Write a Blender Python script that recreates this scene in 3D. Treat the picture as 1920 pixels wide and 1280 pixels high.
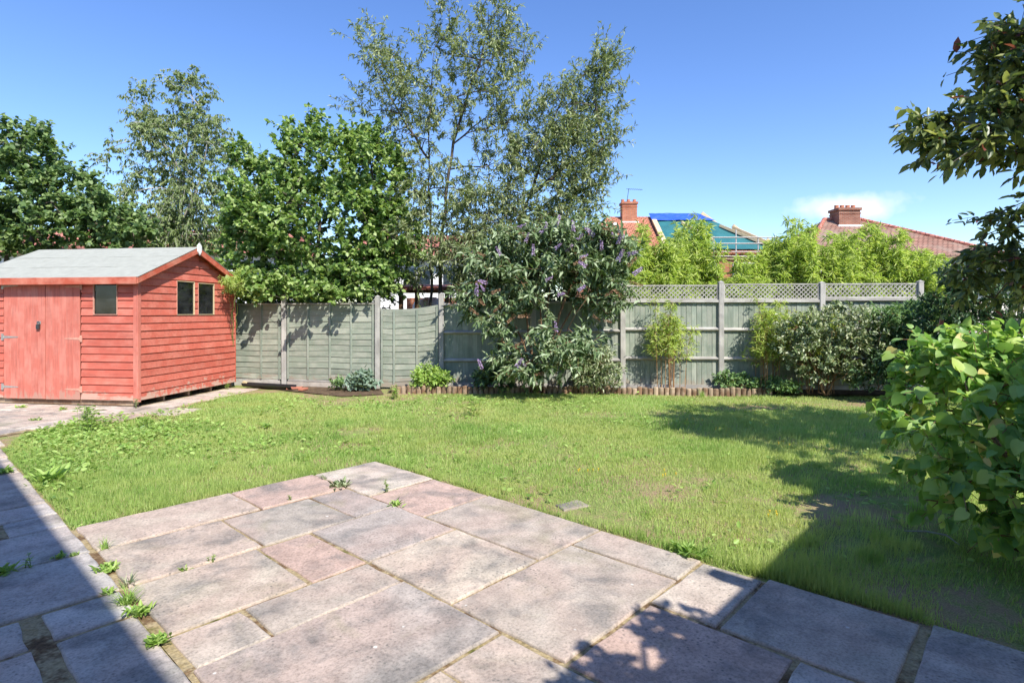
import bpy, math, random
import numpy as np
from mathutils import Vector, Matrix

for _o in list(bpy.data.objects):
    bpy.data.objects.remove(_o, do_unlink=True)
SC = bpy.context.scene
COL = SC.collection
R = math.radians

# ------------------------------------------------------------------ camera, sky, sun, exposure
FPX, HOR, CAMH = 1080.0, 585.0, 1.54          # focal length in photo pixels, horizon row, eye height
cam_d = bpy.data.cameras.new('camera')
cam = bpy.data.objects.new('camera', cam_d)
COL.objects.link(cam)
cam.location = (0, 0, CAMH)
cam.rotation_euler = (R(90), 0, 0)
cam_d.sensor_width = 36
cam_d.lens = FPX / 1920 * 36
cam_d.shift_y = (HOR - 640) / 1920
cam_d.clip_start = 0.05
cam_d.clip_end = 2000
SC.camera = cam

SUN_EL = R(47)
SUN_D = Vector((-0.5, 0.866, 0)).normalized()          # horizontal direction the light travels
world = bpy.data.worlds.new('World')
SC.world = world
world.use_nodes = True
wn = world.node_tree
wn.nodes.clear()
w_out = wn.nodes.new('ShaderNodeOutputWorld')
w_bg = wn.nodes.new('ShaderNodeBackground')
w_sky = wn.nodes.new('ShaderNodeTexSky')
w_sky.sky_type = 'NISHITA'
w_sky.sun_disc = False
w_sky.sun_elevation = SUN_EL
w_sky.sun_rotation = math.atan2(-SUN_D.x, -SUN_D.y)
w_sky.altitude = 0
w_sky.air_density = 1.0
w_sky.dust_density = 0.2
w_sky.ozone_density = 3.0
w_bg.inputs['Strength'].default_value = 0.103
wn.links.new(w_bg.outputs[0], w_out.inputs[0])

sun_d = bpy.data.lights.new('sun', 'SUN')
sun_d.energy = 3.0
sun_d.angle = R(0.53)
sun_d.color = (1.0, 0.95, 0.86)
sun = bpy.data.objects.new('sun', sun_d)
COL.objects.link(sun)
_travel = Vector((SUN_D.x * math.cos(SUN_EL), SUN_D.y * math.cos(SUN_EL), -math.sin(SUN_EL)))
sun.rotation_euler = _travel.to_track_quat('-Z', 'Y').to_euler()
sun.location = (5, -8, 12)

SC.view_settings.view_transform = 'Standard'
SC.view_settings.look = 'None'
SC.view_settings.gamma = 1
SC.view_settings.exposure = 1.27
SC.view_settings.use_curve_mapping = False

# ------------------------------------------------------------------ geometry of the place
def gp(px, py, z=0.0):
    Y = (CAMH - z) * FPX / (py - HOR)
    return Vector(((px - 960) / FPX * Y, Y, z))

def at(px, py, Y):
    return Vector(((px - 960) / FPX * Y, Y, CAMH + (HOR - py) / FPX * Y))

PA = R(42.5)
US = 1.0165
def uv(u, v, z=0.0):                    # patio axes to world
    return Vector((u * math.sin(PA) - v * math.cos(PA), u * math.cos(PA) + v * math.sin(PA), z))

# ------------------------------------------------------------------ node helpers
class NT:
    def __init__(s, name):
        s.m = bpy.data.materials.new(name)
        s.m.use_nodes = True
        s.t = s.m.node_tree
        s.t.nodes.clear()
        s.out = s.t.nodes.new('ShaderNodeOutputMaterial')
    def n(s, typ, props=None, **ins):
        nd = s.t.nodes.new('ShaderNode' + typ)
        for k, v in (props or {}).items():
            setattr(nd, k, v)
        for k, v in ins.items():
            key = int(k[1:]) if k[0] == 'i' and k[1:].isdigit() else k.replace('_', ' ')
            s.set(nd.inputs[key], v)
        return nd
    def set(s, sock, v):
        if isinstance(v, bpy.types.NodeSocket):
            s.t.links.new(v, sock)
        elif isinstance(v, bpy.types.Node):
            s.t.links.new(v.outputs[0], sock)
        else:
            if isinstance(v, (tuple, list)) and len(v) == 3 and sock.type == 'RGBA':
                v = (*v, 1)
            sock.default_value = v
    def coord(s, kind='Object', rand=True):
        c = s.n('TexCoord').outputs[kind]
        if not rand:
            return c
        r = s.n('ObjectInfo').outputs['Random']
        k = s.n('Math', {'operation': 'MULTIPLY'}, i0=r, i1=57.0)
        return s.n('VectorMath', {'operation': 'ADD'}, i0=c, i1=s.n('CombineXYZ', X=k, Y=k, Z=k)).outputs[0]
    def noise(s, vec, scale, detail=4, rough=0.55, dist=0):
        return s.n('TexNoise', Vector=vec, Scale=scale, Detail=detail, Roughness=rough, Distortion=dist).outputs['Fac']
    def ramp(s, fac, stops, interp='LINEAR'):
        nd = s.n('ValToRGB', Fac=fac)
        nd.color_ramp.interpolation = interp
        el = nd.color_ramp.elements
        while len(el) < len(stops):
            el.new(0.5)
        for e, (p, c) in zip(el, stops):
            e.position = p
            if not isinstance(c, (tuple, list)):
                c = (c, c, c)
            e.color = (*c[:3], 1)
        return nd.outputs[0]
    def mix(s, fac, a, b, mode='MIX'):
        nd = s.n('Mix', {'data_type': 'RGBA', 'blend_type': mode})
        s.set(nd.inputs[0], fac)
        s.set(nd.inputs[6], a)
        s.set(nd.inputs[7], b)
        return nd.outputs[2]
    def scale(s, vec, x, y, z):
        return s.n('Mapping', Vector=vec, Scale=(x, y, z)).outputs[0]
    def bump(s, h, strength=0.4, dist=0.01):
        return s.n('Bump', Height=h, Strength=strength, Distance=dist).outputs[0]
    def pbr(s, col, rough=0.8, normal=None, spec=0.3, metal=0.0):
        b = s.n('BsdfPrincipled')
        s.set(b.inputs['Base Color'], col)
        s.set(b.inputs['Roughness'], rough)
        s.set(b.inputs['Specular IOR Level'], spec)
        s.set(b.inputs['Metallic'], metal)
        if normal is not None:
            s.set(b.inputs['Normal'], normal)
        s.t.links.new(b.outputs[0], s.out.inputs[0])
        return b

# clouds: one faint wisp low over the far roofs, and thin haze streaks of the same kind elsewhere
def build_sky():
    t = wn
    L = t.links.new
    tc = t.nodes.new('ShaderNodeTexCoord')
    dirv = (at(1590, 388, 100) - Vector((0, 0, CAMH))).normalized()
    sub = t.nodes.new('ShaderNodeVectorMath'); sub.operation = 'SUBTRACT'
    L(tc.outputs['Generated'], sub.inputs[0]); sub.inputs[1].default_value = dirv
    mp = t.nodes.new('ShaderNodeMapping'); mp.inputs['Scale'].default_value = (11, 11, 34)
    L(sub.outputs[0], mp.inputs['Vector'])
    ln = t.nodes.new('ShaderNodeVectorMath'); ln.operation = 'LENGTH'
    L(mp.outputs[0], ln.inputs[0])
    nz = t.nodes.new('ShaderNodeTexNoise'); nz.inputs['Scale'].default_value = 22; nz.inputs['Detail'].default_value = 5
    L(tc.outputs['Generated'], nz.inputs['Vector'])
    ad = t.nodes.new('ShaderNodeMath'); ad.operation = 'MULTIPLY_ADD'
    L(nz.outputs['Fac'], ad.inputs[0]); ad.inputs[1].default_value = 1.5; L(ln.outputs['Value'], ad.inputs[2])
    rp = t.nodes.new('ShaderNodeMapRange')
    L(ad.outputs[0], rp.inputs[0])
    rp.inputs[1].default_value = 1.62; rp.inputs[2].default_value = 0.95
    rp.inputs[3].default_value = 0.0; rp.inputs[4].default_value = 0.75
    mx = t.nodes.new('ShaderNodeMix'); mx.data_type = 'RGBA'
    hs = t.nodes.new('ShaderNodeHueSaturation'); hs.inputs['Saturation'].default_value = 1.18; hs.inputs['Hue'].default_value = 0.512
    L(w_sky.outputs[0], hs.inputs['Color'])
    L(rp.outputs[0], mx.inputs[0]); L(hs.outputs[0], mx.inputs[6]); mx.inputs[7].default_value = (5.2, 5.3, 5.6, 1)
    L(mx.outputs[2], w_bg.inputs['Color'])
build_sky()

# ------------------------------------------------------------------ materials
def mat_slab():
    s = NT('sandstone_slab')
    c = s.coord()
    oc = s.n('ObjectInfo').outputs['Color']
    big = s.noise(c, 1.7, 3, 0.5, 0.6)
    mid = s.noise(c, 7, 5, 0.65)
    fine = s.noise(c, 70, 4, 0.7)
    col = s.mix(s.ramp(big, [(0.38, 0), (0.62, 1)]), oc, s.mix(0.5, oc, (0.50, 0.36, 0.30)))
    dark = s.ramp(s.noise(c, 2.6, 5, 0.65, 0.4), [(0.48, 0), (0.66, 1)])
    col = s.mix(s.n('Math', {'operation': 'MULTIPLY'}, i0=dark, i1=0.7), col, (0.19, 0.185, 0.175))
    green = s.ramp(s.noise(c, 1.9, 3, 0.6, 1.0), [(0.57, 0), (0.72, 1)])
    col = s.mix(s.n('Math', {'operation': 'MULTIPLY'}, i0=green, i1=0.35), col, (0.27, 0.26, 0.14))
    col = s.mix(0.8, col, s.ramp(mid, [(0.3, 0.66), (0.7, 1.12)]), 'MULTIPLY')
    col = s.mix(0.85, col, s.ramp(fine, [(0.33, 0.6), (0.5, 0.97), (0.72, 1.2)]), 'MULTIPLY')
    spk = s.n('TexVoronoi', {'feature': 'F1'}, Vector=c, Scale=34.0).outputs['Distance']
    blot = s.n('Math', {'operation': 'MULTIPLY'}, i0=s.ramp(spk, [(0.1, 1), (0.3, 0)]), i1=s.ramp(s.noise(c, 3.1, 3), [(0.46, 0), (0.62, 0.75)]))
    col = s.mix(blot, col, (0.12, 0.115, 0.105))
    lv = s.n('TexVoronoi', {'feature': 'F1'}, Vector=c, Scale=4.6).outputs['Distance']
    col = s.mix(s.ramp(s.n('Math', {'operation': 'ADD'}, i0=lv, i1=s.n('Math', {'operation': 'MULTIPLY'}, i0=mid, i1=0.08)), [(0.075, 1), (0.09, 0)]), col, (0.62, 0.60, 0.55))
    h = s.n('Math', {'operation': 'ADD'}, i0=s.n('Math', {'operation': 'MULTIPLY'}, i0=mid, i1=1.4), i1=s.n('Math', {'operation': 'MULTIPLY'}, i0=fine, i1=0.5))
    s.pbr(col, 0.85, s.bump(h, 0.55, 0.006), 0.25)
    return s.m

def mat_bed():
    s = NT('mortar_and_moss')
    c = s.coord('Object', False)
    col = s.ramp(s.noise(c, 3.5, 5, 0.7), [(0.3, (0.09, 0.055, 0.035)), (0.42, (0.20, 0.13, 0.07)), (0.5, (0.42, 0.34, 0.20)), (0.58, (0.36, 0.28, 0.15)), (0.66, (0.13, 0.13, 0.035)), (0.8, (0.07, 0.045, 0.03))])
    col = s.mix(0.7, col, s.ramp(s.noise(c, 60, 3), [(0.3, 0.5), (0.7, 1.2)]), 'MULTIPLY')
    s.pbr(col, 0.95, s.bump(s.noise(c, 55, 4), 0.8, 0.01), 0.1)
    return s.m

def mat_lawn_soil():
    s = NT('lawn_soil')
    c = s.coord('Object', False)
    a = s.noise(c, 1.2, 5, 0.6)
    b = s.noise(c, 9, 5, 0.7)
    f = s.n('Math', {'operation': 'MULTIPLY_ADD'}, i0=b, i1=0.45, i2=s.n('Math', {'operation': 'MULTIPLY'}, i0=a, i1=0.55))
    col = s.ramp(f, [(0.38, (0.38, 0.26, 0.17)), (0.46, (0.38, 0.30, 0.16)), (0.53, (0.29, 0.32, 0.11)), (0.65, (0.22, 0.30, 0.085))])
    col = s.mix(0.8, col, s.ramp(s.noise(c, 110, 3), [(0.3, 0.55), (0.7, 1.25)]), 'MULTIPLY')
    s.pbr(col, 0.95, s.bump(s.noise(c, 80, 4), 0.9, 0.02), 0.1)
    return s.m

def mat_soil(name, c0, c1, sc=6):
    s = NT(name)
    c = s.coord('Object', False)
    col = s.ramp(s.noise(c, sc, 6, 0.7), [(0.3, c0), (0.7, c1)])
    s.pbr(col, 0.95, s.bump(s.noise(c, sc * 8, 4), 0.8, 0.02), 0.1)
    return s.m

def mat_leaf(name, dark, mid, light, trans=0.32, rough=0.45, spec=0.35, odd=None, world_noise=None):
    s = NT(name)
    t = s.n('Attribute', {'attribute_name': 'tint'}).outputs['Fac']
    stops = [(0.0, dark), (0.5, mid), (0.93, light)]
    if odd:
        stops += [(0.955, light), (0.975, odd)]
    col = s.ramp(t, stops)
    if world_noise:
        g = s.n('NewGeometry').outputs['Position']
        f = s.ramp(s.noise(g, world_noise[0], 4, 0.6), [(0.4, 0), (0.64, 1)])
        col = s.mix(f, col, world_noise[1])
    b = s.pbr(col, rough, None, spec)
    tr = s.n('BsdfTranslucent', Color=s.mix(1.0, col, (1.25, 1.3, 0.7), 'MULTIPLY'))
    mx = s.n('MixShader', Fac=trans, i1=b, i2=tr)
    s.t.links.new(mx.outputs[0], s.out.inputs[0])
    return s.m

def mat_bark(name, c0, c1, sc=14):
    s = NT(name)
    c = s.coord('Object', False)
    v = s.scale(c, 1, 1, 0.25)
    col = s.ramp(s.noise(v, sc, 5, 0.7), [(0.35, c0), (0.65, c1)])
    s.pbr(col, 0.9, s.bump(s.noise(v, sc * 3, 3), 0.6, 0.01), 0.15)
    return s.m

def mat_paint_wood(name, base, worn, axis=(1, 1, 1), wear=0.62, var=0.25, rough=0.65, bare=None):
    """painted or stained timber, grain stretched along one axis, its own tone for each board"""
    s = NT(name)
    c = s.coord()
    v = s.scale(c, *axis)
    r = s.n('ObjectInfo').outputs['Random']
    grain = s.noise(v, 26, 5, 0.65, 0.3)
    col = s.mix(s.ramp(s.noise(c, 3.2, 4, 0.6), [(0.42, 0), (wear, 1)]), base, worn)
    col = s.mix(1.0, col, s.ramp(grain, [(0.25, 0.74), (0.5, 1.0), (0.78, 1.12)]), 'MULTIPLY')
    col = s.mix(1.0, col, s.ramp(r, [(0, 1 - var), (1, 1 + var * 0.5)]), 'MULTIPLY')
    if bare:
        w = s.n('NewGeometry').outputs['Position']
        z = s.n('SeparateXYZ', Vector=w).outputs['Z']
        low = s.ramp(z, [(0.05, 0.40), (0.45, 0.0)])
        f = s.n('Math', {'operation': 'ADD'}, i0=s.noise(s.scale(c, *[a ** 0.5 for a in axis]), 7, 5, 0.7), i1=low)
        col = s.mix(s.ramp(f, [(0.76, 0), (0.84, 0.85)]), col, bare)
    s.pbr(col, rough, s.bump(grain, 0.35, 0.004), 0.25)
    return s.m

def mat_plain(name, col, rough=0.6, spec=0.3, metal=0.0, var=0.15, sc=8, bump=0.2):
    s = NT(name)
    c = s.coord()
    k = s.mix(1.0, col, s.ramp(s.noise(c, sc, 5, 0.65), [(0.3, 1 - var), (0.7, 1 + var)]), 'MULTIPLY')
    s.pbr(k, rough, s.bump(s.noise(c, sc * 6, 3), bump, 0.005), spec, metal)
    return s.m

def mat_tiles(name, c0, c1, lichen=None, tile=0.27):
    """plain clay roof tiles too far off to tell apart"""
    s = NT(name)
    c = s.coord('Object', False)
    br = s.n('TexBrick', {'offset': 0.5}, Vector=s.n('TexCoord').outputs['UV'], Scale=1.0)
    br.inputs['Brick Width'].default_value = tile
    br.inputs['Row Height'].default_value = tile * 0.75
    br.inputs['Mortar Size'].default_value = 0.022
    br.inputs['Color1'].default_value = (*c0, 1)
    br.inputs['Color2'].default_value = (*c1, 1)
    br.inputs['Mortar'].default_value = (c0[0] * 0.3, c0[1] * 0.3, c0[2] * 0.3, 1)
    col = s.mix(0.8, br.outputs['Color'], s.ramp(s.noise(c, 1.1, 5, 0.7), [(0.3, 0.65), (0.7, 1.15)]), 'MULTIPLY')
    if lichen:
        col = s.mix(s.ramp(s.noise(c, 0.8, 6, 0.7), [(0.42, 0), (0.7, 0.75)]), col, lichen)
    s.pbr(col, 0.9, s.bump(br.outputs['Fac'], -0.6, 0.03), 0.15)
    return s.m

def mat_brick(name, c0, c1):
    s = NT(name)
    br = s.n('TexBrick', {'offset': 0.5}, Vector=s.n('TexCoord').outputs['UV'], Scale=1.0)
    br.inputs['Brick Width'].default_value = 0.225
    br.inputs['Row Height'].default_value = 0.075
    br.inputs['Mortar Size'].default_value = 0.008
    br.inputs['Color1'].default_value = (*c0, 1)
    br.inputs['Color2'].default_value = (*c1, 1)
    br.inputs['Mortar'].default_value = (0.32, 0.27, 0.22, 1)
    c = s.coord('Object', False)
    col = s.mix(0.7, br.outputs['Color'], s.ramp(s.noise(c, 2, 5, 0.7), [(0.3, 0.6), (0.7, 1.15)]), 'MULTIPLY')
    s.pbr(col, 0.9, s.bump(br.outputs['Fac'], -0.5, 0.01), 0.2)
    return s.m

def mat_glass():
    s = NT('dusty_window_glass')
    c = s.coord()
    d = s.ramp(s.noise(c, 5, 6, 0.7), [(0.4, 0.01), (0.8, 0.10)])
    gl = s.n('BsdfGlossy', Color=(0.9, 0.95, 1.0), Roughness=0.04)
    tr = s.n('BsdfTransparent', Color=(0.55, 0.6, 0.6))
    fr = s.n('Fresnel', IOR=1.5)
    a = s.n('MixShader', Fac=fr, i1=tr, i2=gl)
    du = s.n('BsdfDiffuse', Color=(0.45, 0.45, 0.42))
    b = s.n('MixShader', Fac=d, i1=a, i2=du)
    s.t.links.new(b.outputs[0], s.out.inputs[0])
    return s.m

M = {}
M['slab'] = mat_slab()
M['bed'] = mat_bed()
M['lawn'] = mat_lawn_soil()
M['ground'] = mat_soil('rough_ground', (0.07, 0.08, 0.03), (0.15, 0.14, 0.07), 0.8)
M['border'] = mat_soil('border_soil', (0.06, 0.042, 0.03), (0.20, 0.14, 0.09), 7)
M['grass'] = mat_leaf('grass_blade', (0.21, 0.34, 0.08), (0.37, 0.53, 0.15), (0.55, 0.62, 0.26), 0.45, 0.5, 0.25, (0.62, 0.54, 0.31), (0.75, (0.47, 0.53, 0.19)))
M['weed'] = mat_leaf('weed_leaf', (0.16, 0.28, 0.06), (0.30, 0.46, 0.10), (0.44, 0.58, 0.18), 0.35)
M['hazel'] = mat_leaf('hazel_leaf', (0.065, 0.13, 0.03), (0.19, 0.31, 0.065), (0.44, 0.55, 0.20), 0.38, 0.42, 0.4)
M['maple'] = mat_leaf('maple_leaf', (0.055, 0.11, 0.035), (0.14, 0.23, 0.065), (0.31, 0.41, 0.16), 0.36, 0.45, 0.4)
M['birch'] = mat_leaf('birch_leaf', (0.10, 0.15, 0.05), (0.20, 0.27, 0.09), (0.34, 0.40, 0.18), 0.35, 0.45, 0.35)
M['willow'] = mat_leaf('willow_leaf', (0.10, 0.14, 0.055), (0.22, 0.28, 0.11), (0.42, 0.46, 0.25), 0.35, 0.4, 0.45)
M['buddleia'] = mat_leaf('buddleia_leaf', (0.07, 0.115, 0.045), (0.16, 0.24, 0.10), (0.42, 0.50, 0.32), 0.25, 0.6, 0.3)
M['bamboo'] = mat_leaf('bamboo_leaf', (0.26, 0.37, 0.07), (0.43, 0.55, 0.13), (0.60, 0.66, 0.23), 0.42, 0.45, 0.35)
M['euonymus'] = mat_leaf('variegated_leaf', (0.09, 0.14, 0.055), (0.22, 0.29, 0.13), (0.54, 0.57, 0.38), 0.25, 0.4, 0.45)
M['darkleaf'] = mat_leaf('dark_evergreen_leaf', (0.025, 0.06, 0.025), (0.06, 0.12, 0.05), (0.12, 0.21, 0.085), 0.2, 0.45, 0.4)
M['sumac'] = mat_leaf('sumac_leaf', (0.08, 0.16, 0.06), (0.16, 0.28, 0.10), (0.28, 0.42, 0.16), 0.3)
M['shrub'] = mat_leaf('green_shrub_leaf', (0.16, 0.26, 0.05), (0.28, 0.44, 0.08), (0.44, 0.58, 0.15), 0.33, 0.4, 0.45)
M['fore'] = mat_leaf('round_shrub_leaf', (0.17, 0.33, 0.09), (0.30, 0.48, 0.13), (0.50, 0.62, 0.17), 0.42, 0.42, 0.4, (0.66, 0.55, 0.2))
M['cherry'] = mat_leaf('cherry_leaf', (0.06, 0.10, 0.04), (0.17, 0.22, 0.075), (0.40, 0.42, 0.14), 0.34, 0.38, 0.5, (0.26, 0.08, 0.07))
M['glaucous'] = mat_leaf('blue_green_leaf', (0.12, 0.19, 0.13), (0.20, 0.29, 0.21), (0.34, 0.42, 0.34), 0.25)
M['bark'] = mat_bark('grey_brown_bark', (0.055, 0.042, 0.035), (0.15, 0.125, 0.10))
M['birchbark'] = mat_bark('pale_birch_bark', (0.20, 0.18, 0.15), (0.62, 0.58, 0.52), 9)
M['stem'] = mat_bark('brown_stem', (0.16, 0.085, 0.05), (0.32, 0.20, 0.12), 20)
M['cane'] = mat_bark('reddish_cane', (0.24, 0.12, 0.06), (0.42, 0.25, 0.12), 12)
M['greenstem'] = mat_bark('green_stem', (0.12, 0.17, 0.05), (0.22, 0.27, 0.09), 12)
M['paint_h'] = mat_paint_wood('red_painted_board', (0.56, 0.135, 0.092), (0.63, 0.20, 0.145), (0.12, 1, 1), 0.66, 0.14, 0.62, (0.50, 0.36, 0.28))
M['paint_v'] = mat_paint_wood('red_painted_plank', (0.56, 0.165, 0.12), (0.62, 0.225, 0.17), (1, 1, 0.1), 0.62, 0.05, 0.65, (0.45, 0.26, 0.2))
M['paint_trim'] = mat_paint_wood('red_painted_trim', (0.50, 0.105, 0.06), (0.62, 0.25, 0.17), (0.15, 1, 1), 0.68, 0.1, 0.6)
M['fence_h'] = mat_paint_wood('faded_green_slat', (0.255, 0.285, 0.225), (0.345, 0.355, 0.29), (0.08, 1, 1), 0.62, 0.16, 0.85, (0.30, 0.25, 0.2))
M['fence_v'] = mat_paint_wood('faded_green_board', (0.245, 0.285, 0.23), (0.34, 0.36, 0.30), (1, 1, 0.06), 0.62, 0.16, 0.85, (0.30, 0.26, 0.2))
M['post'] = mat_paint_wood('weathered_grey_post', (0.33, 0.315, 0.29), (0.44, 0.42, 0.385), (1, 1, 0.08), 0.6, 0.15, 0.9)
M['rail'] = mat_paint_wood('weathered_grey_rail', (0.36, 0.34, 0.31), (0.47, 0.45, 0.41), (0.08, 1, 1), 0.6, 0.15, 0.9)
M['log'] = mat_paint_wood('brown_edging_log', (0.22, 0.13, 0.08), (0.40, 0.30, 0.21), (1, 1, 0.15), 0.58, 0.3, 0.9)
M['timber'] = mat_paint_wood('new_timber', (0.60, 0.45, 0.26), (0.66, 0.52, 0.33), (0.15, 1, 1), 0.6, 0.1, 0.8)
M['hinge'] = mat_plain('overpainted_hinge', (0.60, 0.30, 0.22), 0.6, 0.4, 0, 0.2, 20)
M['felt'] = mat_plain('green_grey_roof_felt', (0.35, 0.355, 0.31), 0.95, 0.1, 0, 0.10, 9, 0.5)
M['zinc'] = mat_plain('galvanised_metal', (0.50, 0.47, 0.43), 0.5, 0.5, 0.6, 0.2, 20)
M['steel'] = mat_plain('dark_steel', (0.11, 0.11, 0.115), 0.4, 0.5, 0.8, 0.2, 20)
M['black'] = mat_plain('black_plastic', (0.018, 0.02, 0.026), 0.4, 0.5)
M['white'] = mat_plain('white_paint', (0.78, 0.77, 0.74), 0.6, 0.3, 0, 0.06, 6)
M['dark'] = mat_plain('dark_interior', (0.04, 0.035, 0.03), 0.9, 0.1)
M['glass'] = mat_glass()
M['tile_red'] = mat_tiles('red_clay_tiles', (0.44, 0.165, 0.10), (0.56, 0.25, 0.16))
M['tile_pink'] = mat_tiles('bright_red_clay_tiles', (0.55, 0.20, 0.15), (0.62, 0.27, 0.2))
M['tile_old'] = mat_tiles('old_mossy_tiles', (0.30, 0.155, 0.115), (0.38, 0.21, 0.155), (0.33, 0.28, 0.225))
M['brick'] = mat_brick('orange_brick', (0.42, 0.125, 0.06), (0.53, 0.19, 0.095))
M['brick_old'] = mat_brick('red_brown_brick', (0.25, 0.085, 0.055), (0.33, 0.13, 0.08))
M['pot'] = mat_plain('terracotta', (0.50, 0.20, 0.12), 0.8, 0.2)
M['render'] = mat_plain('pale_render', (0.76, 0.71, 0.64), 0.9, 0.15, 0, 0.08, 3)
M['tarp_blue'] = mat_plain('blue_tarpaulin', (0.03, 0.10, 0.55), 0.45, 0.5, 0, 0.25, 1.5, 0.8)
M['tarp_green'] = mat_plain('green_tarpaulin', (0.03, 0.145, 0.155), 0.5, 0.4, 0, 0.2, 1.2, 0.8)
M['slate'] = mat_plain('grey_sheet', (0.10, 0.105, 0.12), 0.7, 0.3, 0, 0.2, 3)
M['concrete'] = mat_plain('pale_concrete', (0.42, 0.38, 0.33), 0.95, 0.1, 0, 0.25, 6, 0.6)
M['purple'] = mat_leaf('purple_floret', (0.40, 0.25, 0.52), (0.54, 0.40, 0.66), (0.70, 0.58, 0.78), 0.2, 0.6)
M['spent'] = mat_leaf('spent_floret', (0.20, 0.10, 0.055), (0.32, 0.18, 0.10), (0.42, 0.27, 0.17), 0.1, 0.8)
M['yellow'] = mat_plain('yellow_petal', (0.75, 0.55, 0.06), 0.7)
M['rubble'] = mat_plain('red_brick_rubble', (0.45, 0.17, 0.11), 0.9)
M['deadleaf'] = mat_plain('dry_leaf', (0.45, 0.30, 0.19), 0.8)

# ------------------------------------------------------------------ object helpers
def tag(o, label=None, cat=None, group=None, kind=None):
    if label: o['label'] = label
    if cat: o['category'] = cat
    if group: o['group'] = group
    if kind: o['kind'] = kind
    return o

def thing(name, label=None, cat=None, loc=(0, 0, 0), rotz=0.0, group=None, kind=None):
    o = bpy.data.objects.new(name, None)
    o.empty_display_size = 0.1
    COL.objects.link(o)
    o.location = loc
    o.rotation_euler = (0, 0, rotz)
    return tag(o, label, cat, group, kind)

def link(name, me, parent=None, loc=None, rot=None):
    o = bpy.data.objects.new(name, me)
    COL.objects.link(o)
    if parent is not None: o.parent = parent
    if loc is not None: o.location = loc
    if rot is not None: o.rotation_euler = rot
    return o

class MB:
    def __init__(s):
        s.v = []; s.f = []
    def add(s, vs, fs):
        b = len(s.v)
        s.v += [tuple(p) for p in vs]
        s.f += [tuple(i + b for i in f) for f in fs]
        return s
    def box(s, c, d, m=None):
        x, y, z = d[0] / 2, d[1] / 2, d[2] / 2
        vs = [Vector((a * x, b * y, e * z)) for e in (-1, 1) for b in (-1, 1) for a in (-1, 1)]
        if m is not None: vs = [m @ p for p in vs]
        vs = [p + Vector(c) for p in vs]
        return s.add(vs, [(0, 2, 3, 1), (4, 5, 7, 6), (0, 1, 5, 4), (2, 6, 7, 3), (0, 4, 6, 2), (1, 3, 7, 5)])
    def bar(s, p, q, w, t):                 # rectangular bar from p to q
        p, q = Vector(p), Vector(q)
        d = q - p
        m = d.to_track_quat('X', 'Z').to_matrix()
        return s.box((p + q) / 2, (d.length, w, t), m)
    def prism(s, poly, off):                # polygon in 3D extruded by vector
        n = len(poly)
        off = Vector(off)
        vs = [Vector(p) for p in poly]
        vs += [p + off for p in vs]
        fs = [tuple(range(n))[::-1], tuple(range(n, 2 * n))]
        fs += [(i, (i + 1) % n, (i + 1) % n + n, i + n) for i in range(n)]
        return s.add(vs, fs)
    def tube(s, pts, rad, n=6, cap=True):
        pts = [Vector(p) for p in pts]
        b = len(s.v)
        up = Vector((0.31, 0.17, 0.93))
        for i, p in enumerate(pts):
            d = (pts[min(i + 1, len(pts) - 1)] - pts[max(i - 1, 0)])
            if d.length < 1e-6: d = Vector((0, 0, 1))
            d.normalize()
            a = d.cross(up)
            if a.length < 0.1: a = d.cross(Vector((1, 0, 0)))
            a.normalize()
            c = d.cross(a)
            r = rad[i] if isinstance(rad, (list, tuple)) else rad
            for k in range(n):
                t = 2 * math.pi * k / n
                s.v.append(tuple(p + a * (r * math.cos(t)) + c * (r * math.sin(t))))
        for i in range(len(pts) - 1):
            for k in range(n):
                k2 = (k + 1) % n
                s.f.append((b + i * n + k, b + i * n + k2, b + (i + 1) * n + k2, b + (i + 1) * n + k))
        if cap:
            s.f.append(tuple(b + k for k in range(n))[::-1])
            s.f.append(tuple(b + (len(pts) - 1) * n + k for k in range(n)))
        return s
    def mesh(s, name, mat, smooth=False, boxuv=False):
        me = bpy.data.meshes.new(name)
        me.from_pydata(s.v, [], s.f)
        me.materials.append(mat)
        if smooth: me.shade_smooth()
        if boxuv:                           # metres, running along each face
            uvl = me.uv_layers.new(name='UVMap')
            for p in me.polygons:
                nrm = p.normal
                h = Vector((-nrm.y, nrm.x, 0))
                h = h.normalized() if h.length > 0.05 else Vector((1, 0, 0))
                w = nrm.cross(h)
                for li in p.loop_indices:
                    co = me.vertices[me.loops[li].vertex_index].co
                    uvl.data[li].uv = (co.dot(h), co.dot(w))
        me.update()
        return me
    def obj(s, name, mat, parent=None, loc=None, rot=None, smooth=False, boxuv=False, recenter=False):
        if recenter and s.v:
            c = sum((Vector(p) for p in s.v), Vector()) / len(s.v)
            s.v = [tuple(Vector(p) - c) for p in s.v]
            loc = c if loc is None else Vector(loc) + c
        return link(name, s.mesh(name, mat, smooth, boxuv), parent, loc, rot)

def bevel(o, w=0.004, seg=1):
    m = o.modifiers.new('bevel', 'BEVEL')
    m.width = w; m.segments = seg; m.limit_method = 'ANGLE'
    return o

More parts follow.
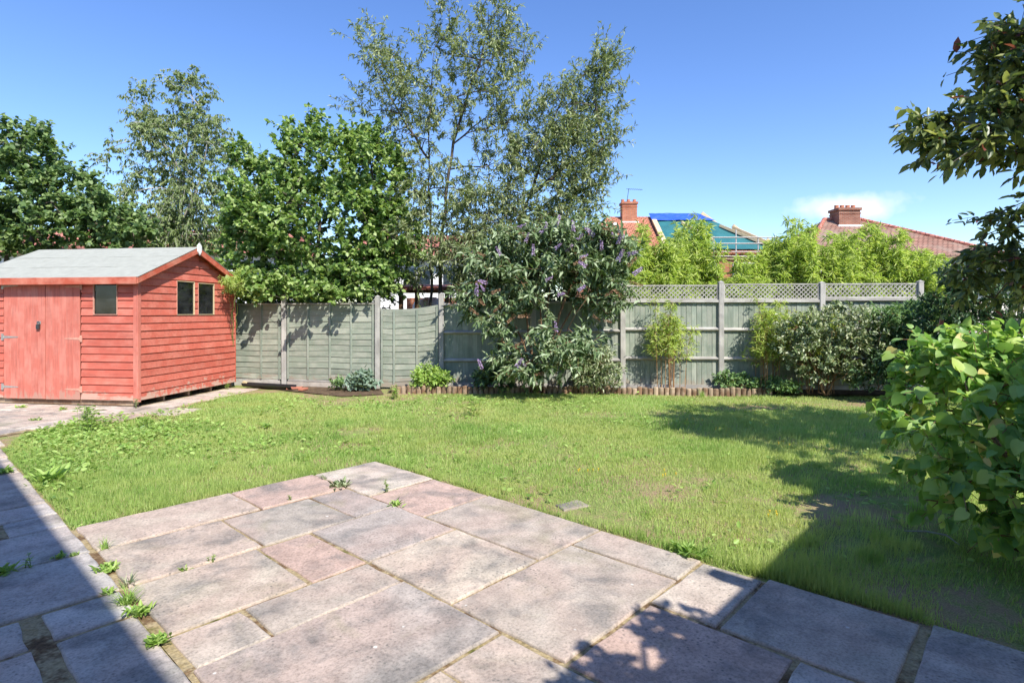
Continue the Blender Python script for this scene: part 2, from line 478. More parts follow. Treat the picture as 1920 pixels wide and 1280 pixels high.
def array_mesh(name, V, F, mat, tint=None, smooth=False):
    """mesh from numpy: V (n,3), F (m,k)"""
    me = bpy.data.meshes.new(name)
    n, (m, k) = len(V), F.shape
    me.vertices.add(n)
    me.vertices.foreach_set('co', np.ascontiguousarray(V, np.float32).ravel())
    me.loops.add(m * k)
    me.loops.foreach_set('vertex_index', np.ascontiguousarray(F, np.int32).ravel())
    me.polygons.add(m)
    me.polygons.foreach_set('loop_start', np.arange(0, m * k, k, dtype=np.int32))
    me.polygons.foreach_set('loop_total', np.full(m, k, np.int32))
    if smooth:
        me.polygons.foreach_set('use_smooth', np.ones(m, bool))
    me.update(calc_edges=True)
    if tint is not None:
        a = me.attributes.new('tint', 'FLOAT', 'POINT')
        a.data.foreach_set('value', np.ascontiguousarray(tint, np.float32))
    me.materials.append(mat)
    return me

# leaf templates: (along, across, out of plane), faces
LEAF = {
    'fold': (np.array([(0, 0, 0), (.42, .5, .10), (1, 0, -.08), (.42, -.5, .10)]), np.array([(0, 3, 2), (0, 2, 1)])),
    'oval': (np.array([(0, 0, 0), (.28, .46, .07), (.68, .40, .03), (1, 0, -.12), (.68, -.40, .03), (.28, -.46, .07)]),
             np.array([(0, 3, 2), (0, 2, 1), (0, 5, 4), (0, 4, 3)])),
    'heart': (np.array([(0, 0, 0), (-.06, .26, .03), (.16, .5, .08), (.45, .47, .07), (.75, .27, .0), (1, 0, -.16),
                        (.75, -.27, .0), (.45, -.47, .07), (.16, -.5, .08), (-.06, -.26, .03), (.45, 0, .0)]),
              np.array([(0, 2, 1), (0, 10, 2), (2, 10, 3), (3, 10, 4), (4, 10, 5), (5, 10, 6), (6, 10, 7), (7, 10, 8), (8, 10, 0), (8, 0, 9)])),
    'blade': (np.array([(0, .5, 0), (0, -.5, 0), (.55, -.38, .10), (.55, .38, .10), (1, 0, .34)]), np.array([(0, 1, 2), (0, 2, 3), (3, 2, 4)])),
    'narrow': (np.array([(0, 0, 0), (.4, .5, .05), (1, 0, -.16), (.4, -.5, .05)]), np.array([(0, 3, 2), (0, 2, 1)])),
}
def unit(a):
    return a / np.maximum(np.linalg.norm(a, axis=1, keepdims=True), 1e-9)

def leaf_arrays(P, D, N, L, W, shape, tint):
    T, F = LEAF[shape]
    D = unit(D)
    S = unit(np.cross(N, D))
    N = np.cross(D, S)
    L = L[:, None, None]; W = W[:, None, None]
    V = P[:, None, :] + D[:, None, :] * T[None, :, 0:1] * L + S[:, None, :] * T[None, :, 1:2] * W + N[:, None, :] * T[None, :, 2:3] * L
    k = len(T)
    FF = (F[None] + (np.arange(len(P)) * k)[:, None, None]).reshape(-1, 3)
    return V.reshape(-1, 3), FF, np.repeat(tint, k)

def leaves(name, parent, P, D, N, L, W, mat, shape, rng, kind=None, origin=(0, 0, 0), n_obj=0):
    """one mesh of leaves in the parent's space; the n_obj that show largest become objects of their own"""
    tint = np.clip(rng.random(len(P)), 0, 1)
    keep = np.ones(len(P), bool)
    if n_obj:
        Wp = P + np.array(origin)
        dep = np.maximum(Wp[:, 1], 0.1)
        px = 960 + Wp[:, 0] / dep * FPX
        py = HOR - (Wp[:, 2] - CAMH) / dep * FPX
        vis = (px > 0) & (px < 1925) & (py > 0) & (py < 1285) & (Wp[:, 1] > 0.5)
        idx = np.where(vis)[0]
        idx = idx[np.argsort(dep[idx])][:n_obj]
        keep[idx] = False
        T, F = LEAF[shape]
        variants = []
        for k in range(6):
            tv = k / 5.0 if k < 5 else 0.99
            variants.append(array_mesh('leaf', T.astype(float), F, mat, np.full(len(T), tv), True))
        Dn = unit(D); S = unit(np.cross(N, Dn)); Nn = np.cross(Dn, S)
        for i in idx:
            o = bpy.data.objects.new('leaf', variants[5 if tint[i] > 0.96 else int(tint[i] * 4.99)])
            COL.objects.link(o)
            o.parent = parent
            a, b, c, p = Dn[i] * L[i], S[i] * W[i], Nn[i] * L[i], P[i]
            o.matrix_local = Matrix(((a[0], b[0], c[0], p[0]), (a[1], b[1], c[1], p[1]), (a[2], b[2], c[2], p[2]), (0, 0, 0, 1)))
    V, F, t = leaf_arrays(P[keep], D[keep], N[keep], L[keep], W[keep], shape, tint[keep])
    o = link(name, array_mesh(name, V, F, mat, t, shape in ('oval', 'heart')), parent)
    if kind: o['kind'] = kind
    return o

SUNV = -np.array(_travel)

# ------------------------------------------------------------------ woody plants: branches grow towards points in the crown
def in_blob(rng, b, n, shell=0.5):
    d = unit(rng.normal(size=(n, 3)))
    r = rng.random(n) ** (1 / 3) * (1 - shell) + (rng.random(n) ** 0.12) * shell
    return np.array(b[0]) + d * r[:, None] * np.array(b[1])

def blobs_px(lst, Y, depth):
    """crown masses seen at these places, each at its own distance: (px, py, rx, ry[, dY[, weight]])"""
    out = []
    for q in lst:
        dy = q[4] if len(q) > 4 else 0.0
        w = q[5] if len(q) > 5 else 1.0
        c = at(q[0], q[1], Y + dy)
        rx, rz = q[2] * (Y + dy) / FPX, q[3] * (Y + dy) / FPX
        out.append(((c.x, c.y, c.z), (rx, min(depth, 0.55 * (rx + rz) + 0.15), rz), w * rx * rz))
    return out

def woody(name, label, cat, base, trunks, blobs, seed, n_main, n_twig, n_leaf, leaf_len, leaf_wid, leaf_mat, shape,
          bark, droop=0.2, twig_up=0.3, spread=0.9, r_tip=0.004, r_max=0.12, twig_len=0.5, step=0.28, shell=0.5,
          crown='crown', trunk='trunk', group=None, n_obj=0, flat=0.6, power=0.46, sunface=1.0):
    rng = np.random.default_rng(seed)
    base = np.array(base, float)
    root = thing(name, label, cat, base, group=group)
    pos, par, chains = [], [], []
    def path(start, pts, twig=False):
        ch = [] if start is None else [start]
        for p in pts:
            pos.append(np.array(p, float)); par.append(ch[-1] if ch else -1); ch.append(len(pos) - 1)
        chains.append((ch, twig))
        return ch
    for tr in trunks:
        tr = [np.array(p, float) for p in tr]
        pts = []
        for a, b in zip(tr[:-1], tr[1:]):
            k = max(1, int(np.linalg.norm(b - a) / step))
            for i in range(k):
                pts.append(a + (b - a) * i / k + rng.normal(size=3) * 0.018 * (1 if i else 0))
        pts.append(tr[-1])
        path(None, pts)
    ntrunk = len(pos)
    wts = np.array([b[2] for b in blobs]); wts = wts / wts.sum()
    def targets(n, shl):
        cnt = rng.multinomial(n, wts)
        return np.concatenate([in_blob(rng, b, c, shl) for b, c in zip(blobs, cnt) if c] or [np.zeros((0, 3))])
    def attach(t, twig):
        A = np.array(pos)
        d = np.linalg.norm(A - t, axis=1)
        rise = A[:, 2] - t[2]
        cost = d + 0.9 * np.maximum(rise + 0.15 * d, 0)
        if twig: cost[:min(3, ntrunk)] += 2
        j = int(np.argmin(cost))
        a = A[j]
        L = np.linalg.norm(t - a)
        k = max(2, int(L / (step * (0.7 if twig else 1.0))))
        mid = (a + t) / 2 + np.array([0, 0, 1.0]) * L * (0.10 if not twig else 0.05 * twig_up) + rng.normal(size=3) * L * 0.07
        pts = []
        for i in range(1, k + 1):
            s = i / k
            pts.append((1 - s) ** 2 * a + 2 * s * (1 - s) * mid + s * s * t)
        return path(j, pts, twig)
    mains = targets(n_main, 0.15)
    o = np.argsort(np.linalg.norm(mains - np.array(trunks[0][-1]), axis=1))
    for t in mains[o]: attach(t, False)
    tw = targets(n_twig, shell)
    c0 = np.average(np.array([b[0] for b in blobs]), axis=0, weights=wts)
    twigs = []
    for t in tw[rng.permutation(len(tw))]:
        ch = attach(t, True)
        # a leafy tip that runs on past the end
        tip = pos[ch[-1]]; prev = pos[ch[-2]]
        d = tip - prev; d /= max(np.linalg.norm(d), 1e-6)
        out = tip - c0; out /= max(np.linalg.norm(out), 1e-6)
        d = d * 0.5 + out * 0.5 + np.array([0, 0, twig_up]) + rng.normal(size=3) * 0.25
        d /= np.linalg.norm(d)
        ln = twig_len * rng.uniform(0.5, 1.3)
        p2 = tip + d * ln * 0.5
        p3 = p2 + (d + np.array([0, 0, -droop])) * ln * 0.5
        ch2 = path(ch[-1], [p2, p3], True)
        twigs.append((pos[ch[-2]], tip, p2, p3))
    # pipe model thickness
    cnt = np.zeros(len(pos)); kids = np.zeros(len(pos))
    for i, p in enumerate(par):
        if p >= 0: kids[p] += 1
    cnt[kids == 0] = 1
    for i in range(len(pos) - 1, -1, -1):
        if par[i] >= 0: cnt[par[i]] += cnt[i]
    rad = np.minimum(r_tip * cnt ** power, r_max)
    wood, fine = MB(), MB()
    for ch, twig in chains:
        pts = [pos[i] - base for i in ch]
        rr = [float(rad[i]) for i in ch]
        if par[ch[0]] >= 0 or len(ch) > 1 and ch[0] < ntrunk: rr[0] = min(rr[0], rr[1] * 1.3)
        if len(pts) < 2: continue
        (fine if twig else wood).tube(pts, rr, 3 if twig else 7, cap=not twig)
    tk = wood.obj(trunk, bark, root, smooth=True)
    fine.obj('twigs', bark, root)['kind'] = 'stuff'
    # leaves along the twigs
    K = n_leaf
    T = np.array([[np.asarray(q) for q in t] for t in twigs])
    s = rng.random((len(T), K)) * 3
    seg = np.minimum(s.astype(int), 2); f = (s - seg)[..., None]
    ii = np.arange(len(T))[:, None]
    A, B = T[ii, seg], T[ii, seg + 1]
    P = (A + (B - A) * f).reshape(-1, 3)
    D = (B - A).reshape(-1, 3)
    D = unit(D) * 0.55 + unit(rng.normal(size=D.shape)) * spread + np.array([0, 0, -droop])
    N = np.array([0, 0, 1.0]) * flat + rng.normal(size=D.shape) * 0.55
    N = N + SUNV * sunface
    sz = rng.uniform(0.6, 1.2, len(P))
    P = P + unit(rng.normal(size=P.shape)) * (rng.random((len(P), 1)) * 0.05)
    cr = leaves(crown, root, P - base, D, N, leaf_len * sz, leaf_wid * sz, leaf_mat, shape, rng, None, base, n_obj)
    cr['kind'] = 'stuff'
    return root

# ================================================================== SETTING
tag(MB().add([(-400, -300, -0.09), (400, -300, -0.09), (400, 700, -0.09), (-400, 700, -0.09)], [(0, 1, 2, 3)]).obj('ground', M['ground']),
    'rough green and brown ground beyond the garden', 'ground', kind='structure')

def vnoise(x, y, sc, seed):
    g = np.random.default_rng(seed).random((64, 64))
    x = np.asarray(x) * sc + 31.7; y = np.asarray(y) * sc + 17.3
    xi = np.floor(x).astype(int); yi = np.floor(y).astype(int)
    fx = x - xi; fy = y - yi
    fx = fx * fx * (3 - 2 * fx); fy = fy * fy * (3 - 2 * fy)
    q = lambda a, b: g[a % 64, b % 64]
    return (q(xi, yi) * (1 - fx) + q(xi + 1, yi) * fx) * (1 - fy) + (q(xi, yi + 1) * (1 - fx) + q(xi + 1, yi + 1) * fx) * fy

def lawn_z(x, y):
    return -0.034 + 0.016 * vnoise(x, y, 1.3, 3) + 0.008 * vnoise(x, y, 5, 4)

def build_lawn_sheet():
    xs = np.arange(-9.5, 12.01, 0.12); ys = np.arange(-2.0, 13.01, 0.12)
    X, Y = np.meshgrid(xs, ys)
    V = np.stack([X, Y, lawn_z(X, Y)], -1).reshape(-1, 3)
    nx = len(xs)
    i = (np.arange(len(ys) - 1)[:, None] * nx + np.arange(nx - 1)[None]).ravel()
    F = np.stack([i, i + 1, i + 1 + nx, i + nx], 1)
    tag(link('lawn', array_mesh('lawn', V, F, M['lawn'], None, True)), 'patchy lawn soil with bare earth showing between the grass', 'lawn', kind='structure')
build_lawn_sheet()

# ---- paving
STONE = {'g': (0.50, 0.435, 0.365), 'b': (0.56, 0.48, 0.385), 'p': (0.57, 0.41, 0.335), 'd': (0.45, 0.39, 0.345), 'k': (0.54, 0.50, 0.455), 'l': (0.63, 0.55, 0.455)}
srng = random.Random(5)
def slab_mesh(w, d, rag=0.006):
    """a flagstone w by d with ragged worn edges"""
    pts = []
    def side(ax, ay, bx, by):
        n = max(3, int(math.hypot(bx - ax, by - ay) / 0.09))
        for i in range(n):
            t = i / n
            j = srng.gauss(0, rag * 0.45) if i else 0
            nx, ny = (by - ay), -(bx - ax)
            l = math.hypot(nx, ny)
            cut = 0.006 if i == 0 else 0
            pts.append((ax + (bx - ax) * t + nx / l * j, ay + (by - ay) * t + ny / l * j))
    x, y = w / 2, d / 2
    k = [srng.uniform(-rag, rag) for _ in range(8)]
    c = [(-x + k[0], -y + k[1]), (x + k[2], -y + k[3]), (x + k[4], y + k[5]), (-x + k[6], y + k[7])]
    for i in range(4): side(*c[i], *c[(i + 1) % 4])
    m = MB(); n = len(pts)
    def ring(s_in, z):
        return [(p[0] * (1 - s_in / x), p[1] * (1 - s_in / y), z + (srng.gauss(0, 0.0006) if z > -0.002 else 0)) for p in pts]
    vs = ring(0.010, 0.0) + ring(0.003, -0.004) + ring(0.0, -0.011) + ring(0, -0.05)
    fs = [tuple(range(n))]
    for r in range(3):
        for i in range(n):
            i2 = (i + 1) % n
            fs.append((r * n + i, (r + 1) * n + i, (r + 1) * n + i2, r * n + i2))
    m.add(vs, fs)
    return m

def paving(root, rects, rot, org, z=0.0):
    for (u0, u1, v0, v1, kind) in rects:
        g = 0.011
        w, d = (u1 - u0) - 2 * g, (v1 - v0) - 2 * g
        o = slab_mesh(w, d).obj('flagstone', M['slab'], root)
        c = org((u0 + u1) / 2, (v0 + v1) / 2)
        o.location = (c.x, c.y, z + srng.uniform(-0.003, 0.004))
        o.rotation_euler = (srng.gauss(0, 0.002), srng.gauss(0, 0.002), rot)
        b = STONE[kind]
        f = srng.uniform(0.92, 1.08)
        o.color = (b[0] * f, b[1] * f, b[2] * f, 1)

def bed(poly, name, z, parent):
    return MB().add([(p.x, p.y, z) for p in poly], [tuple(range(len(poly)))]).obj(name, M['bed'], parent)

PROT = R(90) - PA
uvs = lambda u, v: uv(u * US, v * US)
def srects(l): return l
patio = thing('patio', 'sunlit patio of worn pinkish grey sandstone flags', 'patio', kind='structure')
P_RECTS = [(.91, 1.97, 4.42, 5.01, 'b'), (1.97, 2.71, 4.41, 5.01, 'p'), (2.71, 3.40, 4.08, 5.00, 'l'), (2.71, 3.40, 3.37, 4.08, 'p'),
           (2.71, 3.39, 2.26, 3.37, 'g'), (.91, 1.67, 3.71, 4.42, 'b'), (1.67, 2.36, 3.71, 4.41, 'g'), (2.36, 2.71, 3.72, 4.41, 'd'),
           (.90, 1.62, 3.01, 3.71, 'b'), (1.62, 1.99, 3.01, 3.71, 'p'), (1.99, 2.71, 3.01, 3.72, 'd'), (1.99, 2.71, 2.26, 3.01, 'b'),
           (1.24, 1.99, 2.65, 3.01, 'g'), (.89, 1.24, 2.65, 3.01, 'g'), (.88, 1.99, 1.88, 2.65, 'd'), (1.99, 3.04, 1.51, 2.26, 'g'),
           (3.04, 3.38, 1.51, 2.26, 'g'), (2.71, 3.36, 1.15, 1.51, 'l'), (1.99, 2.71, .78, 1.51, 'p'), (2.71, 3.41, .42, 1.15, 'g'),
           (2.78, 3.46, -.7, .39, 'k'), (1.99, 2.70, 0.0, .78, 'k'), (1.60, 1.99, 1.14, 1.88, 'g'), (.88, 1.60, 1.14, 1.88, 'b'),
           (2.70, 3.46, -1.1, -.7, 'k')]
paving(patio, [(a * US, b * US, c * US, d * US, k) for a, b, c, d, k in P_RECTS], PROT, uv)
bed([uvs(.86, -1.05), uvs(3.44, -1.05), uvs(3.37, 1.3), uvs(3.375, 4.98), uvs(.86, 4.99)], 'mortar_bed', -0.012, patio)

path = thing('path', 'grey flagstone path along the house, mostly in shade', 'path', kind='structure')
PATH_R = [(-.3, .89, 7.16, 8.0, 'l'), (-.3, .89, 8.0, 8.75, 'b'), (-.3, .95, 8.75, 9.45, 'l'), (-.8, .89, 5.84, 7.14, 'g'), (-.3, .895, 5.48, 5.84, 'k'), (.56, .895, 5.11, 5.48, 'k'), (-.2, .50, 5.11, 5.48, 'k'),
          (-.3, .895, 4.44, 5.11, 'k'), (-.3, .885, 3.72, 4.44, 'k'), (.525, .88, 3.36, 3.71, 'k'), (-.3, .455, 3.36, 3.71, 'k'), (.525, .865, 2.4, 3.35, 'k'),
          (-.3, .455, 2.75, 3.35, 'k'), (-.3, .455, 2.0, 2.75, 'k'), (.1, .86, 1.6, 2.4, 'k')]
paving(path, [(a * US, b * US, c * US, d * US, k) for a, b, c, d, k in PATH_R], PROT, uv)
bed([uvs(-.8, -1), uvs(.855, -1), uvs(.86, 8.7), uvs(.9, 9.5), uvs(-.8, 9.5)], 'mortar_bed', -0.0125, path)

# ---- shed yard: paving in front of and beside the shed
SA = R(8.2)                                    # the shed's turn
SH = Vector((-6.13, 9.43, 0))                  # its near right corner
def sh(a, b, z=0.0):                           # a: along the front to the right of the corner, b: into the distance along the gable
    return SH + Vector((a * math.cos(SA) + b * math.sin(SA), -a * math.sin(SA) + b * math.cos(SA), z))
yard = thing('shed_yard', 'worn pale paving in front of and beside the red shed', 'paving', kind='structure')
Y_RECTS = []
for r_i, (b0, b1) in enumerate([(-.62, -.03), (-1.22, -.62), (-1.85, -1.22), (-2.5, -1.85), (-3.1, -2.5)]):
    a = -3.2 + (0.35 if r_i % 2 else 0)
    lim = (1.0, 0.55, .05, -.2, -.35)[r_i]
    while a < lim:
        w = srng.choice((0.6, 0.75, 0.9))
        Y_RECTS.append((a, min(a + w, lim + 0.2), b0, b1, srng.choice('lblbp')))
        a += w
for b0, b1 in ((-.03, .75), (.75, 1.5), (1.5, 2.3)):
    Y_RECTS.append((.06, .62 + 0.1 * (b0 > 0.5), b0, b1, srng.choice('lb')))
paving(yard, Y_RECTS, -SA, sh, 0.002)
bed([sh(-3.3, -3.15), sh(-.2, -3.15), sh(.2, -1.8), sh(.75, -1.0), sh(1.1, -.1), sh(.75, .2), sh(.75, 2.4), sh(-3.3, 2.4)], 'mortar_bed', -0.011, yard)

# ================================================================== SHED
def build_shed():
    root = thing('garden_shed', 'red painted timber shed with apex felt roof and double doors', 'shed', SH, -SA)
    Lx, Dy, z0, ze, zr = 3.15, 2.55, 0.09, 2.14, 2.70    # length, depth, bottom, eaves, ridge
    pitch = 0.1265
    # shiplap profile: thick rounded bottom edge, thin top
    def board(x0, x1, z, plane, top=None):
        """one lapped board: plane 'f' front (y=0), 'g' gable (x=0); x0..x1 along the wall"""
        h = min(pitch, (top or 9) - z)
        prof = [(0.0, 0.0), (-0.024, 0.001), (-0.027, 0.007), (-0.025, 0.016), (-0.016, h - 0.024), (-0.007, h - 0.012), (-0.004, h), (0.0, h)]
        m = MB()
        wob = srng.uniform(-0.0012, 0.0012)
        if plane == 'f':
            m.prism([(x0, p[0] + wob, z + p[1]) for p in prof], (x1 - x0, 0, 0))
        else:
            m.prism([(-p[0] + wob, x0, z + p[1]) for p in prof], (0, x1 - x0, 0))
        return m
    front = MB()
    # inner skin that holds the boards
    skin = MB()
    skin.box((-Lx / 2, Dy - 0.02, (z0 + ze) / 2), (Lx, 0.02, ze - z0))
    skin.box((-Lx + 0.02, Dy / 2, (z0 + ze) / 2), (0.02, Dy - 0.06, ze - z0))
    skin.box((-Lx / 2, Dy / 2, z0 + 0.01), (Lx - 0.05, Dy - 0.05, 0.02))
    skin.obj('inner_lining', M['dark'], root)
    # front: doors from xa to xb, one window
    def X(px):                                  # column in the photo to place along the front
        # intersect the view ray with the front wall
        d = Vector(((px - 960) / FPX, 1.0))
        A = Vector((SH.x, SH.y)); f = Vector((-math.cos(SA), math.sin(SA)))
        det = d.x * (-f.y) + d.y * f.x
        t = (A.x * (-f.y) + A.y * f.x) / det
        return -((d * t - A).dot(f))
    def G(px):
        d = Vector(((px - 960) / FPX, 1.0))
        A = Vector((SH.x, SH.y)); f = Vector((math.sin(SA), math.cos(SA)))
        det = d.x * (-f.y) + d.y * f.x
        t = (A.x * (-f.y) + A.y * f.x) / det
        return (d * t - A).dot(f)
    dl, dm, dr = X(10), X(88), X(153)
    wl, wr = X(178), X(221)
    wz0, wz1 = 1.505, 2.145
    nb = int((ze - z0) / pitch) + 1
    for i in range(nb):
        z = z0 + i * pitch
        if z > ze - 0.02: break
        spans = [(-Lx + 0.02, dl - 0.012), (dr + 0.012, -0.05)]
        if z + pitch > wz0 + 0.02:
            spans = [spans[0], (dr + 0.012, wl - 0.02), (wr + 0.02, -0.05)]
        for a, b in spans:
            board(a, b, z, 'f', ze).obj('wall_board', M['paint_h'], root, recenter=True)
    g1, g2, g3, g4 = G(330), G(362), G(370), G(399)
    gz0, gz1 = 1.50, 2.09
    def gtop(y):                                # roof underside over the gable
        return zr - (zr - ze) * abs(y - Dy / 2) / (Dy / 2) - 0.01
    i = 0
    while True:
        z = z0 + i * pitch
        i += 1
        if z > zr - 0.1: break
        zt = z + pitch
        if zt <= ze:
            y0, y1 = 0.0, Dy
        else:
            k = (zr - 0.01 - min(zt, zr - 0.03)) / (zr - ze) * Dy / 2
            y0, y1 = Dy / 2 - k, Dy / 2 + k
        spans = [(max(y0, 0.035), min(y1, Dy - 0.0))]
        if zt > gz0 + 0.02 and z < gz1 - 0.02:
            a, b = spans[0]
            spans = [(a, g1 - 0.012), (g2 + 0.012, g3 - 0.012), (g4 + 0.012, b)]
        for a, b in spans:
            if b - a > 0.04:
                board(a, b, z, 'g').obj('wall_board', M['paint_h'], root, recenter=True)
    # top strip of gable behind the barge boards
    MB().prism([(-0.006, Dy / 2 - 0.5, zr - 0.24), (-0.006, Dy / 2 + 0.5, zr - 0.24), (-0.006, Dy / 2, zr - 0.012)], (-0.012, 0, 0)).obj('gable_infill', M['paint_h'], root)
    MB().prism([(-0.006, 0.02, ze - 0.10), (-0.006, Dy - 0.02, ze - 0.10), (-0.006, Dy - 0.02, ze), (-0.006, Dy / 2, zr - 0.03), (-0.006, 0.02, ze)], (-0.012, 0, 0)).obj('gable_backing', M['paint_h'], root)
    # corner post
    bevel(MB().box((-0.003, -0.006, (z0 + ze) / 2 - 0.01), (0.089, 0.068, ze - z0 + 0.03)).obj('corner_post', M['paint_v'], root, recenter=True))
    bevel(MB().box((0.004, Dy + 0.012, (z0 + ze) / 2), (0.04, 0.03, ze - z0)).obj('corner_post', M['paint_trim'], root, recenter=True), 0.003)
    # lintel strip above doors and window
    MB().box(((dl + dr) / 2, 0.0, ze - 0.03), (dr - dl + 0.02, 0.03, 0.075)).obj('door_head', M['paint_h'], root, recenter=True)
    # doors
    dz0, dz1 = 0.085, 2.055
    for side, (a, b) in enumerate(((dl, dm), (dm, dr))):
        d = thing('door', None, None); d.parent = root
        n = 6 if side == 0 else 5
        w = (b - a - 0.012) / n
        for k in range(n):
            x = a + 0.006 + w * (k + 0.5)
            bevel(MB().box((x, -0.022, (dz0 + dz1) / 2 + srng.uniform(-0.002, 0.002)), (w - 0.0015, 0.018, dz1 - dz0)).obj('plank', M['paint_v'], d, recenter=True), 0.0025)
        MB().box(((a + b) / 2, -0.005, (dz0 + dz1) / 2), (b - a - 0.03, 0.012, dz1 - dz0 - 0.04)).obj('ledge', M['paint_v'], d)
        for z in (dz1 - 0.07, 1.12, 0.28):
            s = 1 if side == 0 else -1
            hx = a - 0.012 if side == 0 else b + 0.012
            zz = z + (-0.02 if side else 0)
            h = MB()
            h.prism([(hx + 0.02 * s, -0.0345, zz - 0.022), (hx + 0.30 * s, -0.0345, zz - 0.007), (hx + 0.30 * s, -0.0345, zz + 0.007), (hx + 0.02 * s, -0.0345, zz + 0.022)], (0, 0.003, 0))
            h.box((hx - 0.008 * s, -0.0325, zz), (0.045, 0.005, 0.11))
            h.tube([(hx + 0.016 * s, -0.036, zz - 0.03), (hx + 0.016 * s, -0.036, zz + 0.03)], 0.007, 6)
            h.obj('hinge', M['zinc'] if side == 0 else M['hinge'], d)
    lock = MB()
    lx = dm - 0.115
    lock.box((lx, -0.037, 1.365), (0.075, 0.008, 0.05))
    lock.obj('hasp', M['zinc'], root)
    pl = MB()
    pl.tube([(lx - 0.02, -0.05, 1.33), (lx - 0.02, -0.05, 1.37), (lx, -0.05, 1.385), (lx + 0.02, -0.05, 1.37), (lx + 0.02, -0.05, 1.33)], 0.005, 6)
    pl.box((lx, -0.052, 1.295), (0.06, 0.026, 0.075))
    pl.obj('padlock', M['steel'], root)
    # windows
    def window(p, q, za, zb, plane):
        w = thing('window', None, None); w.parent = root
        t = 0.011
        def bx(a0, a1, c0, c1, off, th):
            m = MB()
            if plane == 'f': m.box(((a0 + a1) / 2, off, (c0 + c1) / 2), (a1 - a0, th, c1 - c0))
            else: m.box((-off, (a0 + a1) / 2, (c0 + c1) / 2), (th, a1 - a0, c1 - c0))
            return m
        for a0, a1, c0, c1 in ((p - t, p, za - t, zb + t), (q, q + t, za - t, zb + t), (p, q, za - t, za), (p, q, zb, zb + t)):
            bx(a0, a1, c0, c1, -0.012, 0.034).obj('frame', M['hinge' if plane == 'f' or a1 < (p + q) / 2 else 'timber'], w, recenter=True)
        bx(p + 0.001, q - 0.001, za + 0.001, zb - 0.001, -0.006, 0.004).obj('pane', M['glass'], w, recenter=True)
    window(wl, wr, wz0, wz1 - 0.03, 'f')
    window(g1, g2, gz0, gz1, 'g')
    window(g3, g4, gz0, gz1 - 0.01, 'g')
    # roof
    ov, ex = 0.13, 0.16                         # overhang at gable, at eaves
    sl = (zr - ze) / (Dy / 2)
    roof = thing('roof', 'pale green grey felt roof'); roof.parent = root
    xr, xl = ov, -Lx - 0.1
    for s in (-1, 1):
        for k in range(3):                      # felt laid in three courses
            t0, t1 = k / 3, (k + 1) / 3 + (0.03 if k < 2 else 0)
            half = Dy / 2 + ex
            def pt(t, x, lift):
                y = Dy / 2 + s * half * (1 - t)
                return (x, y, zr + 0.03 - sl * half * (1 - t) + lift)
            lf = 0.004 * k
            m = MB()
            xs = [xl + (xr + 0.01 - xl) * j / 14 for j in range(15)]
            top = []
            for t in (t0, (t0 + t1) / 2, t1):
                for x in xs:
                    top.append(pt(min(t, 1), x, lf + 0.006 + srng.gauss(0, 0.0016)))
            fs = []
            for a in range(2):
                for j in range(14):
                    q = (a * 15 + j, a * 15 + j + 1, (a + 1) * 15 + j + 1, (a + 1) * 15 + j)
                    fs.append(q if s < 0 else q[::-1])
            m.add(top, fs)
            o = m.obj('felt_sheet', M['felt'], roof)
            so = o.modifiers.new('thick', 'SOLIDIFY'); so.thickness = 0.004; so.offset = -1
        half = Dy / 2 + ex
        y0, zz0 = Dy / 2 + s * half, zr + 0.024 - sl * half
        m = MB()
        m.prism([(xl, y0, zz0), (xl, Dy / 2, zr + 0.024), (xl, Dy / 2, zr + 0.008), (xl, y0, zz0 - 0.016)], (xr - xl, 0, 0))
        m.obj('roof_deck', M['paint_trim'], roof)
        # barge board at the near gable
        bh = 0.105
        m = MB()
        yb = Dy / 2 + s * (half + 0.012)
        m.prism([(xr + 0.001, yb, zz0 + 0.012 - sl * 0.012), (xr + 0.001, Dy / 2 + s * 0.0005, zr + 0.038), (xr + 0.001, Dy / 2 + s * 0.0005, zr + 0.03 - bh), (xr + 0.001, yb, zz0 + 0.012 - bh - sl * 0.012)], (0.018, 0, 0))
        bevel(m.obj('barge_board', M['paint_trim'], roof), 0.003)
        m = MB()
        m.prism([(xr - 0.02, yb, zz0 + 0.022 - sl * 0.012), (xr - 0.02, Dy / 2 + s * 0.0005, zr + 0.046), (xr - 0.02, Dy / 2 + s * 0.0005, zr + 0.040), (xr - 0.02, yb, zz0 + 0.016 - sl * 0.012)], (0.046, 0, 0))
        m.obj('felt_edge', M['felt'], roof)
        # fascia along the eaves
        bevel(MB().box(((xl + xr) / 2 - 0.003, y0 + s * 0.009, zz0 - 0.045), (xr - xl - 0.008, 0.018, 0.115)).obj('fascia', M['paint_trim'], roof), 0.003)
    m = MB().prism([(xr + 0.021, Dy / 2, zr + 0.115), (xr + 0.021, Dy / 2 - 0.055, zr + 0.06), (xr + 0.021, Dy / 2 - 0.05, zr - 0.045), (xr + 0.021, Dy / 2, zr - 0.11), (xr + 0.021, Dy / 2 + 0.05, zr - 0.045), (xr + 0.021, Dy / 2 + 0.055, zr + 0.06)], (0.02, 0, 0))
    m.obj('finial', M['white'], roof)['label'] = 'white diamond finial'
    # floor bearers
    for y in (0.04, 0.62, 1.24, 1.86, 2.48):
        MB().box((-Lx / 2, y, 0.045), (Lx - 0.06, 0.05, 0.088)).obj('bearer', M['log'], root)
build_shed()

